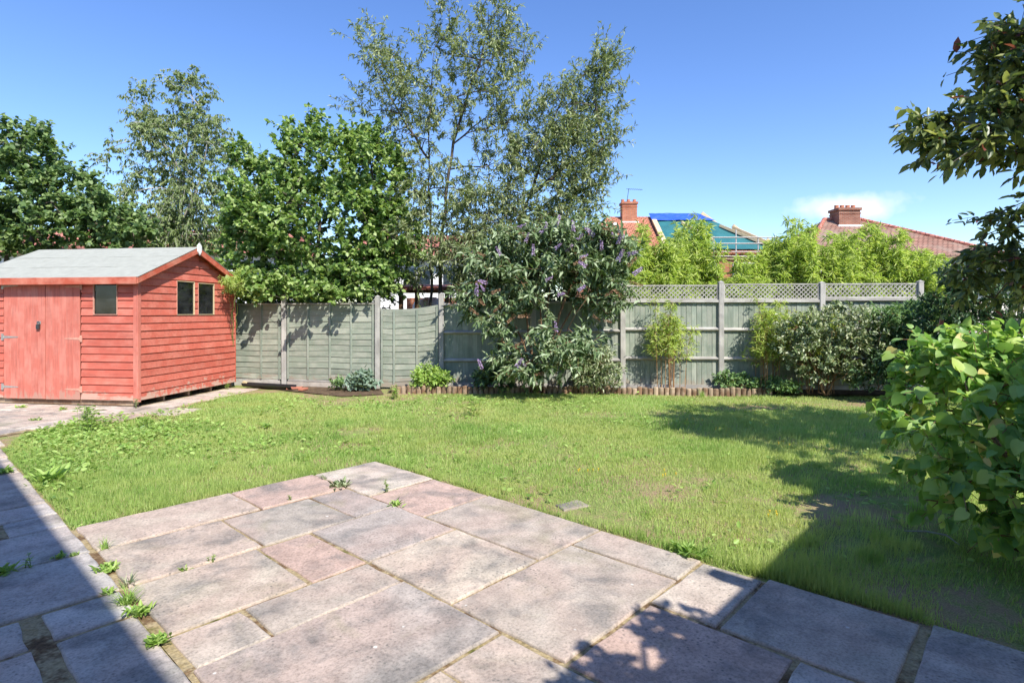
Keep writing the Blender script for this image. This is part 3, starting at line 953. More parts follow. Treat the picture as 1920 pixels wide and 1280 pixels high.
# ================================================================== FENCE
def fence_y(x):
    return 11.53 - 0.067 * x if x > -2.71 else 11.71 + (-2.71 - x) * 0.19
PX = [-6.70, -4.78, -2.73, -1.42, 0.42, 2.19, 4.08, 5.98, 7.80]
FP = [Vector((x, fence_y(x), 0)) for x in PX]
POST_TOP = [1.86, 1.90, 1.85, 1.90, 1.95, 2.10, 2.12, 2.10, 2.12]
POST_LAB = ['grey fence post hidden behind the red shed', 'grey fence post nearest to the right of the red shed', 'grey fence post left of the narrow sagging panel',
            'grey fence post between the sagging panel and the buddleia', 'grey fence post behind the buddleia', 'tall grey post on the right of the buddleia',
            'tall grey post between the two trellis panels right of the thin bamboo', 'tall grey post rising behind the variegated shrub', 'last tall grey post at the right end of the trellis fence']
for i, p in enumerate(FP):
    if i == 0: continue
    w = 0.10
    o = thing('fence_post', POST_LAB[i], 'fence post', p, group='fence posts')
    m = MB()
    h = POST_TOP[i]
    m.prism([(-w / 2, -w / 2, -0.1), (w / 2, -w / 2, -0.1), (w / 2, w / 2, -0.1), (-w / 2, w / 2, -0.1)], (srng.uniform(-.012, .012), 0, h + 0.1))
    bevel(m.obj('shaft', M['post'], o), 0.008)
    MB().add([(-w / 2 - .004, -w / 2 - .004, h), (w / 2 + .004, -w / 2 - .004, h), (w / 2 + .004, w / 2 + .004, h), (-w / 2 - .004, w / 2 + .004, h), (0, 0, h + 0.035)],
             [(0, 1, 4), (1, 2, 4), (2, 3, 4), (3, 0, 4), (3, 2, 1, 0)]).obj('cap', M['post'], o)

def lap_panel(p, q, z0, z1, label, battens, tilt=0.0, sag=0.0):
    """waney lap panel: overlapping slats with upright battens"""
    d = q - p
    L = d.length - 0.11
    root = thing('lap_fence', label, 'fence', (p + q) / 2, math.atan2(d.y, d.x), 'lap fence panels')
    n = 13
    ph = (z1 - z0) / n
    for k in range(n):
        m = MB()
        N = 12
        zt = z0 + (k + 1) * ph + 0.02; zb = z0 + k * ph
        vs = []
        s1, s2 = srng.random() * 9, srng.random() * 9
        for j in range(N + 1):
            t = j / N
            x = -L / 2 + L * t
            rise = tilt * (t - 0.5) * (k / n) - sag * math.sin(math.pi * t) * (k / n)
            wv = 0.006 * math.sin(s1 + t * 5.1) + 0.004 * math.sin(s2 + t * 13)
            bow = 0.004 * math.sin(s2 + t * 4)
            vs += [(x, -0.016 + bow, zb + wv + rise), (x, -0.004 + bow * .5, zt + rise), (x, 0.004 + bow * .5, zt + rise), (x, -0.008 + bow, zb + wv + rise)]
        fs = []
        for j in range(N):
            b = j * 4
            for a, c in ((0, 1), (1, 2), (2, 3), (3, 0)):
                fs.append((b + a, b + 4 + a, b + 4 + c, b + c))
        m.add(vs, fs)
        m.obj('slat', M['fence_h'], root, recenter=True)
    for t in battens:
        x = -L / 2 + L * t
        rise = tilt * (t - 0.5) - sag * math.sin(math.pi * t)
        bevel(MB().box((x, -0.026, (z0 + z1 + rise) / 2), (0.042, 0.018, z1 - z0 + rise)).obj('batten', M['fence_v'], root, recenter=True), 0.003)
    m = MB().bar((-L / 2, -0.012, z1 + 0.012 - tilt / 2), (L / 2, -0.012, z1 + 0.012 + tilt / 2 - 0.0), 0.052, 0.024)
    if sag == 0: m.obj('capping', M['rail'], root)
    return root

lp = lap_panel(FP[0], FP[1], 0.13, 1.70, 'pale green lap panel half hidden behind the shed corner', (0.03, 0.35, 0.74, 0.97))
MB().box((0, 0, 0.05), (1.75, 0.03, 0.14)).obj('gravel_board', M['rail'], lp)
lp = lap_panel(FP[1], FP[2], 0.14, 1.70, 'full width green lap panel with three battens right of the shed', (0.02, 0.25, 0.5, 0.74, 0.98))
MB().box((0, -0.012, 0.115), (1.9, 0.03, 0.035)).obj('bottom_rail', M['rail'], lp)
MB().box((0, 0.004, 0.02), (1.94, 0.05, 0.14)).obj('gravel_board', M['concrete'], lp)
lap_panel(FP[2], FP[3], 0.02, 1.63, 'narrow sagging lap panel with an uneven top edge', (0.03, 0.24, 0.63, 0.97), 0.09, 0.05)

def board_panel(p, q, z1, rails, label, trellis=None, seed=1):
    """upright boards behind three arris rails, with or without a lattice on top"""
    d = q - p
    L = d.length - 0.10
    root = thing('board_fence', label, 'fence', (p + q) / 2, math.atan2(d.y, d.x), 'close board fence panels')
    n = 18
    w = L / n
    rg = random.Random(seed)
    for k in range(n):
        x = -L / 2 + w * (k + 0.5)
        m = MB()
        dz = rg.uniform(-0.012, 0.008)
        tl = rg.uniform(-0.003, 0.003)
        m.prism([(x - w / 2 - 0.008, 0.012 + tl, 0.12), (x + w / 2, 0.020, 0.12), (x + w / 2, 0.027, 0.12), (x - w / 2 - 0.008, 0.026 + tl, 0.12)], (0, 0, z1 - 0.12 + dz))
        m.obj('board', M['fence_v'], root, recenter=True)
    for z in rails:
        m = MB().prism([(-L / 2, 0.012, z - 0.04), (-L / 2, -0.038, z - 0.012), (-L / 2, -0.038, z + 0.010), (-L / 2, 0.012, z + 0.038)], (L, 0, rg.uniform(-.01, .01)))
        m.obj('rail', M['rail'], root, recenter=True)
    MB().box((0, 0.006, 0.055), (L, 0.026, 0.13)).obj('gravel_board', M['rail'], root)
    bevel(MB().box((0, -0.004, z1 + 0.012), (L, 0.075, 0.05)).obj('capping', M['rail'], root), 0.004)
    if trellis:
        za, zb = z1 + 0.04, trellis
        tr = thing('trellis', 'diagonal lattice strip on top'); tr.parent = root
        for a, b in (((-L / 2, 0, zb), (L / 2, 0, zb)), ((-L / 2, 0, za + 0.014), (L / 2, 0, za + 0.014))):
            MB().bar(a, b, 0.03, 0.026).obj('trellis_rail', M['rail'], tr)
        for x in (-L / 2 + 0.014, L / 2 - 0.014):
            MB().box((x, 0, (za + zb) / 2 + 0.002), (0.026, 0.028, zb - za - 0.03)).obj('trellis_stile', M['rail'], tr)
        lat = MB()
        h = zb - za - 0.02
        x = -L / 2 - h
        while x < L / 2:
            for s, yo in ((1, -0.006), (-1, 0.006)):
                a, b = (x, x + h) if s > 0 else (x + h, x)
                lo = max(a, -L / 2 + 0.01) if s > 0 else min(a, L / 2 - 0.01)
                hi = min(b, L / 2 - 0.01) if s > 0 else max(b, -L / 2 + 0.01)
                if s * (hi - lo) > 0.02:
                    lat.bar((lo, yo, za + abs(lo - a) + 0.01), (hi, yo, zb - abs(b - hi) - 0.01), 0.008, 0.016)
            x += 0.085
        lat.obj('laths', M['rail'], tr)['kind'] = 'stuff'
    return root
board_panel(FP[3], FP[4], 1.68, (1.13, 0.57), 'shaded green board panel left of the buddleia trunk', None, 2)
board_panel(FP[4], FP[5], 1.72, (1.16, 0.60), 'green board panel mostly hidden behind the buddleia', None, 3)
board_panel(FP[5], FP[6], 1.74, (1.20, 0.63), 'sunlit green board panel with lattice behind the thin bamboo', 2.06, 4)
board_panel(FP[6], FP[7], 1.74, (1.20, 0.63), 'green board panel with lattice left half in leaf shadow', 2.08, 5)
board_panel(FP[7], FP[8], 1.77, (1.20, 0.63), 'rightmost green board panel with lattice behind the variegated shrub', 2.08, 6)

# ---- log edging along the border
def build_edging():
    root = thing('log_edging', 'low edging of short upright brown logs along the border', 'edging', (0, 0, 0))
    protos = []
    for v in range(4):
        m = MB()
        n = 10
        r = 0.047
        top = 0.125 + 0.006 * v
        rings = [(r, -0.06), (r, top - 0.012), (r * 0.82, top)]
        vs = []
        for rr, z in rings:
            for k in range(n):
                t = 2 * math.pi * k / n
                vs.append((rr * math.cos(t), rr * math.sin(t), z))
        fs = [(a * n + k, a * n + (k + 1) % n, (a + 1) * n + (k + 1) % n, (a + 1) * n + k) for a in range(2) for k in range(n)]
        fs.append(tuple(2 * n + k for k in range(n)))
        m.add(vs, fs)
        protos.append(m.mesh('log', M['log'], False))
    x = -2.28
    while x < 4.85:
        o = link('log', srng.choice(protos), root)
        y = 10.98 - 0.05 * x + 0.05 * math.sin(x * 1.3)
        o.location = (x, y, srng.uniform(-0.025, 0.006))
        o.rotation_euler = (srng.gauss(0, 0.03), srng.gauss(0, 0.03), srng.random() * 6)
        x += 0.098 + srng.uniform(-0.003, 0.006)
build_edging()
border = MB()
bx = [-2.4 + 0.5 * i for i in range(25)]
for i in range(len(bx) - 1):
    a, b = bx[i], bx[i + 1]
    f = lambda x: 10.96 - 0.05 * x + 0.05 * math.sin(x * 1.3) if x < 4.9 else 10.7 - 0.06 * (x - 4.9)
    border.add([(a, f(a), 0.02), (b, f(b), 0.02), (b, fence_y(b) + 0.1, 0.05), (a, fence_y(a) + 0.1, 0.05)], [(0, 1, 2, 3)])
tag(border.obj('border_soil', M['border']), 'narrow strip of bare brown earth under the fence plants', 'soil', kind='structure')
tag(MB().add([gp(455, 722) + Vector((0, 0, -.008)), gp(640, 742) + Vector((0, 0, -.008)), gp(720, 738) + Vector((0, 0, -.008)), (-2.7, 11.75, -.008), (-5.5, 12.25, -.008)], [(0, 1, 2, 3, 4)]).obj('bare_soil', M['border']),
    'patch of bare brown earth between the shed and the border', 'soil', kind='structure')

# ---- leftovers by the shed
def build_gutter():
    a, b = gp(458, 721, 0.05), gp(548, 726, 0.04)
    root = thing('gutter_length', 'black plastic gutter length lying at the fence foot by the shed', 'gutter', a)
    d = (b - a); ax = d.normalized(); sd = Vector((-ax.y, ax.x, 0)); m = MB()
    prof = [(0.085 * math.cos(t), 0.085 * math.sin(t)) for t in [math.pi * (1 + i / 8) for i in range(9)]]
    prof += [(0.080 * math.cos(t), 0.080 * math.sin(t)) for t in [math.pi * (2 - i / 8) for i in range(9)]]
    m.prism([sd * p[0] + Vector((0, 0, p[1] + 0.045)) for p in prof], d)
    m.obj('channel', M['black'], root)
    m = MB()
    prof = [(0.092 * math.cos(t), 0.092 * math.sin(t)) for t in [math.pi * (1 + i / 8) for i in range(9)]]
    prof += [(0.0855 * math.cos(t), 0.0855 * math.sin(t)) for t in [math.pi * (2 - i / 8) for i in range(9)]]
    m.prism([d - ax * 0.06 + sd * p[0] + Vector((0, 0, p[1] + 0.045)) for p in prof], ax * 0.09)
    m.obj('joint_bracket', M['black'], root)
build_gutter()
o = thing('wood_offcut', 'small pale timber wedge on the ground by the shed corner', 'wood', gp(464, 722))
MB().prism([(-.14, 0, 0.0), (.14, 0.02, 0), (-.10, 0, .085)], (0, .09, 0)).obj('wedge', M['timber'], o)
for i, (px, py, w) in enumerate(((552, 729, .16), (568, 731, .12))):
    o = thing('brick_piece', ('flat broken red brick piece on bare earth', 'smaller red brick fragment right of the larger one')[i], 'brick', gp(px, py), 0.4 + i, 'brick pieces')
    m = MB().prism([(-w, -.05, 0), (w * .8, -.06, 0), (w, .05, 0), (-w * .7, .06, 0)], (0.01, 0, .04))
    bevel(m.obj('chunk', M['rubble'], o), 0.006)
o = thing('sunken_stone', 'small flat grey stone sunk in the grass beside the patio', 'stone', gp(1072, 942), 0.5)
m = slab_mesh(.24, .16, .012)
m.obj('flat_stone', M['slab'], o, (0, 0, -0.014)).color = (.33, .34, .24, 1)
o = thing('fallen_stick', 'thin pale bent stick lying on the shaded lawn by the shrub', 'stick', gp(1762, 1010))
MB().tube([(-.16, .12, .01), (-.05, .06, .03), (.03, -.02, .035), (.04, -.12, .01)], [.004, .006, .006, .004], 5).obj('twig', M['post'], o)
o = thing('dry_leaf', 'curled dry brown leaf on the shaded lawn', 'leaf', gp(1715, 967))
T_, F_ = LEAF['oval']
link('blade', array_mesh('blade', T_ * np.array([.1, .06, .12]) + np.array([0, 0, .012]), F_, M['deadleaf']), o)

# ================================================================== HOUSE BEHIND THE CAMERA (throws the shade on the paving)
def uvbox(m, u0, u1, v0, v1, z0, z1):
    return m.prism([uv(u0, v0, z0), uv(u1, v0, z0), uv(u1, v1, z0), uv(u0, v1, z0)], (0, 0, z1 - z0))
SHU, SHV = 0.28, 0.889                         # shadow shift per metre of height along the patio axes
ez = 5.2
eu = 0.80 * US - SHU * ez
hs = thing('house', 'pale rendered house standing behind the patio', 'house', (0, 0, 0))
m = MB(); uvbox(m, eu - 7, eu - 0.3, -9, 4.6, -0.05, ez - 0.12); m.obj('wall', M['render'], hs)
m = MB()
r0 = [uv(eu, -9.3, ez), uv(eu, 4.9, ez), uv(eu - 3.6, 1.6, ez + 1.6), uv(eu - 3.6, -6, ez + 1.6), uv(eu - 7.3, -9.3, ez), uv(eu - 7.3, 4.9, ez)]
m.add(r0 + [p - Vector((0, 0, 0.1)) for p in (r0[0], r0[1], r0[5], r0[4])], [(0, 1, 2, 3), (1, 5, 2), (5, 4, 3, 2), (4, 0, 3), (6, 7, 1, 0), (7, 8, 5, 1), (8, 9, 4, 5), (9, 6, 0, 4), (9, 8, 7, 6)])
m.obj('roof', M['tile_old'], hs, boxuv=True)
wz, wv = 2.6, 1.21 * US - SHV * 2.6
wg = thing('house_extension', 'single storey rendered extension beside the patio', 'house', (0, 0, 0))
m = MB(); uvbox(m, eu - 0.3, 4.9, wv - 3.4, wv - 0.12, -0.05, wz - 0.12); m.obj('wall', M['render'], wg)
m = MB(); uvbox(m, eu - 0.3, 5.0, wv - 3.5, wv, wz - 0.12, wz); m.obj('flat_roof', M['slate'], wg)
m = MB(); uvbox(m, 2.55, 2.64, wv + 0.002, wv + 0.24, wz - 0.14, wz - 0.02); m.obj('finger_shadow_block', M['black'], wg)  # unseen block added to cast the finger-shaped shadow on the flags

# ================================================================== HOUSES BEYOND THE GARDEN
def hip_roof(m, x0, x1, y0, y1, ze, zr, rx0, rx1, th=0.18):
    ym = (y0 + y1) / 2
    vs = [(x0, y0, ze), (x1, y0, ze), (x1, y1, ze), (x0, y1, ze), (rx0, ym, zr), (rx1, ym, zr)]
    vs += [(v[0], v[1], v[2] - th) for v in vs[:4]]
    m.add(vs, [(0, 1, 5, 4), (1, 2, 5), (2, 3, 4, 5), (3, 0, 4), (6, 7, 1, 0), (7, 8, 2, 1), (8, 9, 3, 2), (9, 6, 0, 3), (9, 8, 7, 6)])
    return m

def chimney(parent, c, w, d, z0, z1, mat, pots, cap=True):
    ch = MB()
    ch.box((c[0], c[1], (z0 + z1) / 2), (w, d, z1 - z0))
    ch.box((c[0], c[1], z1 - 0.30), (w + 0.06, d + 0.06, 0.07))
    ch.box((c[0], c[1], z1 - 0.05), (w + 0.14, d + 0.14, 0.14))
    o = ch.obj('chimney', mat, parent, boxuv=True)
    for k in range(pots):
        x = c[0] + (k - (pots - 1) / 2) * w * 0.8 / max(pots - 1, 1)
        MB().tube([(x, c[1], z1), (x, c[1], z1 + 0.12), (x, c[1], z1 + 0.24)], [0.135, 0.115, 0.125], 10).obj('chimney_pot', M['pot'], o)
    fl = MB().box((c[0], c[1] - d / 2 - 0.06, z0 + 0.22), (w + 0.2, 0.12, 0.10))
    fl.obj('flashing', M['white'], o)
    return o

def house_windows(root, spots, y, w, h):
    for x, z in spots:
        f = MB().box((x, y - 0.03, z), (w, 0.07, h)).obj('window', M['white'], root)
        for s in (-1, 1):
            MB().box((x + s * w * 0.24, y - 0.067, z), (w * 0.42, 0.006, h * 0.86)).obj('pane', M['glass'], f)

def build_pair():
    Y = 36.0
    k = Y / FPX
    X = lambda px: (px - 960) * k
    Z = lambda py: CAMH + (HOR - py) * k
    root = thing('semi_detached_house', 'far house half red tiled, half under blue and green tarpaulin', 'house', (X(1260), Y, 0))
    ox = X(1260)
    x0, x1 = X(1062) - ox, X(1462) - ox
    zr, ze = Z(387), Z(470)
    rx0, rx1 = X(1158) - ox, X(1345) - ox
    mid = X(1247) - ox
    d = 3.9
    MB().box(((x0 + x1) / 2, d, ze / 2 - 0.1), (x1 - x0 - 0.8, 2 * d - 0.8, ze)).obj('wall', M['brick'], root, boxuv=True)
    house_windows(root, [(x0 + 2, ze - 1.3), (x0 + 4.6, ze - 1.3), (x1 - 2, ze - 1.3), (x1 - 4.6, ze - 1.3)], 0.4, 1.6, 1.2)
    m = MB()
    hip_roof(m, x0, x1, 0, 2 * d, ze, zr, rx0, rx1)
    rf = m.obj('roof', M['tile_red'], root, boxuv=True)
    # tarpaulin over the right half: green sheet with a blue one over the ridge
    n = Vector((0, -(zr - ze), d)).normalized()
    def sl(x, t, lift):                        # point on the near slope, t from eaves 0 to ridge 1
        p = Vector((x, d * t, ze + (zr - ze) * t)); p += Vector((0, -math.sin(math.atan2(zr - ze, d)), math.cos(math.atan2(zr - ze, d)))) * lift
        return p
    def right(t): return x1 + (rx1 - x1) * t
    def sheet(name, mat, t0, t1, xl, lift, lab):
        mm = MB(); NX, NT_ = 14, 8
        rg = random.Random(4)
        vs = []
        for a in range(NT_ + 1):
            t = t0 + (t1 - t0) * a / NT_
            for b in range(NX + 1):
                x = xl + (right(t) + 0.10 - xl) * b / NX
                vs.append(sl(x, t, lift + 0.05 * rg.random()))
        fs = [(a * (NX + 1) + b, a * (NX + 1) + b + 1, (a + 1) * (NX + 1) + b + 1, (a + 1) * (NX + 1) + b) for a in range(NT_) for b in range(NX)]
        mm.add(vs, fs)
        o = mm.obj(name, mat, rf)
        s = o.modifiers.new('thick', 'SOLIDIFY'); s.thickness = 0.02
        o['label'] = lab
    sheet('tarpaulin', M['tarp_green'], 0.0, 1.0, mid + 0.15, 0.10, 'green tarpaulin over the bare roof')
    sheet('tarpaulin', M['tarp_blue'], 0.80, 1.02, mid - 0.1, 0.20, 'blue tarpaulin over the ridge')
    # right hip: bare rafters
    for t in (0.1, 0.3, 0.5, 0.7):
        yy = 2 * d * t
        top = Vector((x1 + (rx1 - x1) * (1 - abs(2 * t - 1)), yy, ze + (zr - ze) * (1 - abs(2 * t - 1))))
        MB().bar((x1 + 0.35, yy, ze + 0.05), top + Vector((0.3, 0, 0.25)), 0.16, 0.22).obj('rafter', M['timber'], rf)
    MB().bar(sl(x1 - .2, 0, .25), sl(right(.55), .55, .25), 0.24, 0.22).obj('rafter', M['timber'], rf)
    MB().bar(sl(right(.1) - .5, .1, .25), sl(right(.62) - .5, .62, .25), 0.16, 0.16).obj('rafter', M['timber'], rf)
    MB().bar(sl(mid + .1, 0, .2), sl(mid + .05, .80, .22), 0.30, 0.12).obj('batten', M['timber'], rf)
    MB().bar(sl(X(1345) - ox, .22, .2), sl(X(1302) - ox, .72, .22), 0.20, 0.12).obj('batten', M['timber'], rf)
    cx = X(1201) - ox
    ch = chimney(rf, (cx, d - 0.2, 0), 30 * k, 0.8, zr - 0.7, Z(360), M['brick'], 3)
    a = MB()
    bx_, bz = X(1197) - ox, Z(360)
    a.tube([(bx_, d - .2, bz), (bx_ + .15, d - .2, bz + 1.0)], 0.02, 5)
    a.tube([(bx_ - .02, d - .2, bz + 0.98), (bx_ + 1.1, d - .2, bz + 0.92)], 0.014, 5)
    for i in range(7):
        a.tube([(bx_ + 0.15 + i * .14, d - .42, bz + 0.97 - .007 * i), (bx_ + 0.15 + i * .14, d + .02, bz + 0.97 - .007 * i)], 0.008, 4)
    a.obj('aerial', M['steel'], ch)
    MB().box((X(1168) - ox, d * .72, ze + (zr - ze) * .72 + .1), (.25, .25, .18)).obj('roof_vent', M['white'], rf)
    # scaffold in front of the tarpaulin half
    sc = thing('scaffold', 'grey tube scaffold rails before the tarpaulin roof', 'scaffold', (X(1380), Y - 1.2, 0))
    for px in (1326, 1366, 1406, 1440):
        MB().tube([(X(px) - X(1380), 0, -.05), (X(px) - X(1380), 0, Z(436 if px == 1366 else 448))], 0.04, 6).obj('standard', M['zinc'], sc)
    for py in (450, 461, 476, 484):
        MB().tube([(X(1322) - X(1380), -.06, Z(py)), (X(1445) - X(1380), -.06, Z(py))], 0.035, 6).obj('ledger', M['zinc'], sc)
    MB().box((X(1383) - X(1380), .35, Z(488)), (4.2, .7, .05)).obj('boards', M['timber'], sc)
build_pair()

def build_right_house():
    Y = 30.0
    k = Y / FPX
    X = lambda px: (px - 960) * k
    Z = lambda py: CAMH + (HOR - py) * k
    ox = X(1680)
    root = thing('detached_house', 'far house with old brown hipped roof and wide chimney', 'house', (ox, Y, 0))
    x0, x1, d = X(1510) - ox, X(1885) - ox, 4.2
    zr, ze = Z(388), Z(476)
    MB().box(((x0 + x1) / 2, d, ze / 2 - .1), (x1 - x0 - .8, 2 * d - .8, ze)).obj('wall', M['render'], root)
    house_windows(root, [(x0 + 2, ze - 1.3), (x1 - 2, ze - 1.3)], 0.4, 1.6, 1.2)
    m = MB(); hip_roof(m, x0, x1, 0, 2 * d, ze, zr, X(1627) - ox, X(1705) - ox)
    rf = m.obj('roof', M['tile_old'], root, boxuv=True)
    for a, b in (((X(1627) - ox, d, zr), (X(1705) - ox, d, zr)), ((X(1705) - ox, d, zr), (x1, 0, ze)), ((X(1627) - ox, d, zr), (x0, 0, ze))):
        MB().tube([Vector(a) + Vector((0, 0, .03)), Vector(b) + Vector((0, 0, .03))], 0.11, 8).obj('ridge_tiles', M['tile_pink'], rf, boxuv=True)
    chimney(rf, (X(1665) - ox, d - .3, 0), 44 * k, 1.0, zr - .7, Z(368), M['brick_old'], 4)
build_right_house()

def build_left_row():
    Y = 25.0
    k = Y / FPX
    X = lambda px: (px - 960) * k
    Z = lambda py: CAMH + (HOR - py) * k
    for i, (pa, pb, pr, pe, lab, off) in enumerate(((655, 905, 424, 474, 'house with bright red roof seen through the hazel leaves', 0.0), (150, 500, 405, 462, 'house with red roof and white wall behind the birch', 1.5),
                                                (-160, 100, 410, 466, 'white walled red roofed house behind the left maple', 0.4))):
        ox = X((pa + pb) / 2)
        root = thing('terraced_house', lab, 'house', (ox, Y + off, 0), group='houses behind the trees')
        x0, x1 = X(pa) - ox, X(pb) - ox
        zr, ze, d = Z(pr), Z(pe), 3.0
        MB().box(((x0 + x1) / 2, d, ze / 2 - .1), (x1 - x0 - .6, 2 * d - .6, ze)).obj('wall', M['white'], root)
        house_windows(root, [(x0 + (x1 - x0) * t, ze - 1.1) for t in (.2, .5, .8)] + [(x0 + (x1 - x0) * t, 1.2) for t in (.2, .5, .8)], 0.3, 1.3, 1.1)
        m = MB()
        m.prism([(x0, -.3, ze - .15), (x0, d, zr), (x0, 2 * d + .3, ze - .15)], (x1 - x0, 0, 0))
        m.obj('roof', M['tile_pink'], root, boxuv=True)
build_left_row()

def build_shelter():
    Y = 17.0
    k = Y / FPX
    X = lambda px: (px - 960) * k
    Z = lambda py: CAMH + (HOR - py) * k
    ox = X(795)
    root = thing('garden_shelter', 'open brown timber shelter with red tiled roof behind the sagging panel', 'shelter', (ox, Y, 0))
    for px in (752, 782, 838):
        MB().box((X(px) - ox, 0, Z(548) / 2), (.12, .12, Z(548))).obj('post', M['stem'], root)
    MB().box((0, 0, Z(546)), (X(850) - X(740), .14, .10)).obj('beam', M['stem'], root)
    MB().prism([(X(738) - ox, -.4, Z(544)), (X(738) - ox, 1.2, Z(536)), (X(738) - ox, 1.2, Z(530)), (X(738) - ox, -.4, Z(538))], (X(852) - X(738), 0, 0)).obj('roof', M['tile_pink'], root, boxuv=True)
    MB().box((0, 2.0, 1.0), (X(850) - X(740), .1, 2.0)).obj('back_wall', M['brick'], root, boxuv=True)
    o = thing('covered_bundle', 'white covered shape under the timber shelter', 'cover', (X(800), Y + .8, 0))
    m = MB()
    rg = random.Random(2)
    vs, N, K = [], 12, 6
    for a in range(K + 1):
        t = a / K
        r = .55 * (1 - t * t * .5) if a < K else .12
        for b in range(N):
            an = 2 * math.pi * b / N
            vs.append((r * 1.3 * math.cos(an) * (1 + .12 * rg.random()), r * .8 * math.sin(an), Z(556) * (1 - (1 - t) ** 1.4)))
    fs = [(a * N + b, a * N + (b + 1) % N, (a + 1) * N + (b + 1) % N, (a + 1) * N + b) for a in range(K) for b in range(N)] + [tuple(K * N + b for b in range(N))]
    m.add(vs, fs).obj('sheet', M['white'], o, smooth=True)
build_shelter()

def build_garage():
    Y = 14.2
    k = Y / FPX
    X = lambda px: (px - 960) * k
    Z = lambda py: CAMH + (HOR - py) * k
    ox = X(1715)
    root = thing('neighbour_garage', 'low pale garage with dark corrugated roof beyond the fence end', 'garage', (ox, Y, 0))
    W = X(2100) - ox
    MB().box((W / 2, 1.6, Z(545) / 2), (W, 3.0, Z(545))).obj('wall', M['render'], root)
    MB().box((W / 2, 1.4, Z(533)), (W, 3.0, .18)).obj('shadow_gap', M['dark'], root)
    m = MB()
    n = int(W / 0.075)
    lo, hi = [], []
    for i in range(n + 1):
        x = -.15 + (W + .3) * i / n
        w = .022 * (1 if i % 2 else -1)
        lo.append((x, -.25, Z(526) + w)); hi.append((x, 2.6, Z(497) + .32 + w))
    vs = lo + hi
    m.add(vs, [(i, i + 1, n + 2 + i, n + 1 + i) for i in range(n)])
    o = m.obj('corrugated_roof', M['slate'], root)
    o.modifiers.new('thick', 'SOLIDIFY').thickness = 0.012
    MB().box((W / 2, -.16, Z(531)), (W + .1, .03, .12)).obj('fascia', M['black'], root)
build_garage()

# ================================================================== TREES
T3 = lambda *a: [at(*q) for q in a]
G3 = lambda px, Y, z=-0.1: Vector(((px - 960) / FPX * Y, Y, z))

woody('hazel_tree', 'broad dense hazel tree with round leaves over the lap fence', 'tree', G3(600, 13.4),
      [[G3(600, 13.4), at(590, 520, 13.4), at(600, 400, 13.3), at(598, 300, 13.2)], [G3(560, 13.5), at(520, 480, 13.4), at(490, 380, 13.3)],
       [G3(650, 13.5), at(690, 480, 13.4), at(700, 350, 13.3)], [G3(450, 13.2), at(474, 480, 13.1)]],
      blobs_px([(600, 310, 80, 62), (505, 385, 70, 80), (700, 340, 62, 82), (600, 425, 150, 85), (468, 470, 44, 80), (735, 450, 50, 78), (560, 530, 120, 28, -.2), (660, 520, 100, 36, -.3),
                (590, 250, 16, 30, 0, 1.3), (690, 258, 18, 26, 0, 1.3), (548, 262, 12, 24, 0, 1.3), (462, 300, 20, 34, 0, 1.2), (660, 265, 14, 24, 0, 1.2), (480, 540, 40, 22, -.4, 1.2), (600, 545, 110, 14, -1.0, .9), (500, 535, 60, 25, -1.0, .7)], 13.1, 1.7),
      11, 80, 1500, 30, 0.105, 0.085, M['hazel'], 'oval', M['bark'], 0.25, 0.3, 0.9, 0.003, 0.07, 0.42)
woody('maple_tree', 'dark green maple tree behind the shed at the left edge', 'tree', G3(60, 14.2),
      [[G3(62, 14.2), at(60, 460, 14.2), at(50, 330, 14.1)], [G3(0, 14.4), at(12, 440, 14.3), at(-10, 330, 14.2)]],
      blobs_px([(45, 290, 52, 48), (-20, 340, 90, 80), (120, 370, 60, 58), (60, 420, 130, 52), (190, 420, 55, 50), (20, 262, 18, 22, 0, 1.3), (75, 262, 12, 26, 0, 1.3), (240, 440, 35, 34), (-60, 420, 90, 60)], 14, 1.6),
      12, 50, 900, 28, 0.115, 0.095, M['maple'], 'oval', M['bark'], 0.25, 0.25, 0.9, 0.003, 0.07, 0.42)
woody('birch_tree', 'slender birch tree with pale trunk and drooping fine leaves', 'tree', G3(330, 16),
      [[G3(330, 16), at(335, 450, 16), at(345, 320, 16), at(362, 200, 16), at(358, 140, 16)], [at(345, 330, 16), at(300, 260, 16.1), at(272, 190, 16.1)], [at(338, 420, 16), at(375, 340, 15.8), at(395, 250, 15.7)]],
      blobs_px([(355, 180, 30, 52), (330, 270, 58, 62), (385, 290, 40, 80), (300, 380, 58, 70), (370, 400, 55, 70), (268, 195, 18, 34, 0, .8), (285, 240, 26, 30), (225, 300, 26, 26, 0, .5), (205, 275, 10, 18, 0, .6), (330, 440, 90, 40)], 16, 1.5),
      13, 60, 1000, 38, 0.10, 0.04, M['birch'], 'fold', M['birchbark'], 0.9, 0.0, 0.7, 0.003, 0.10, 0.55)
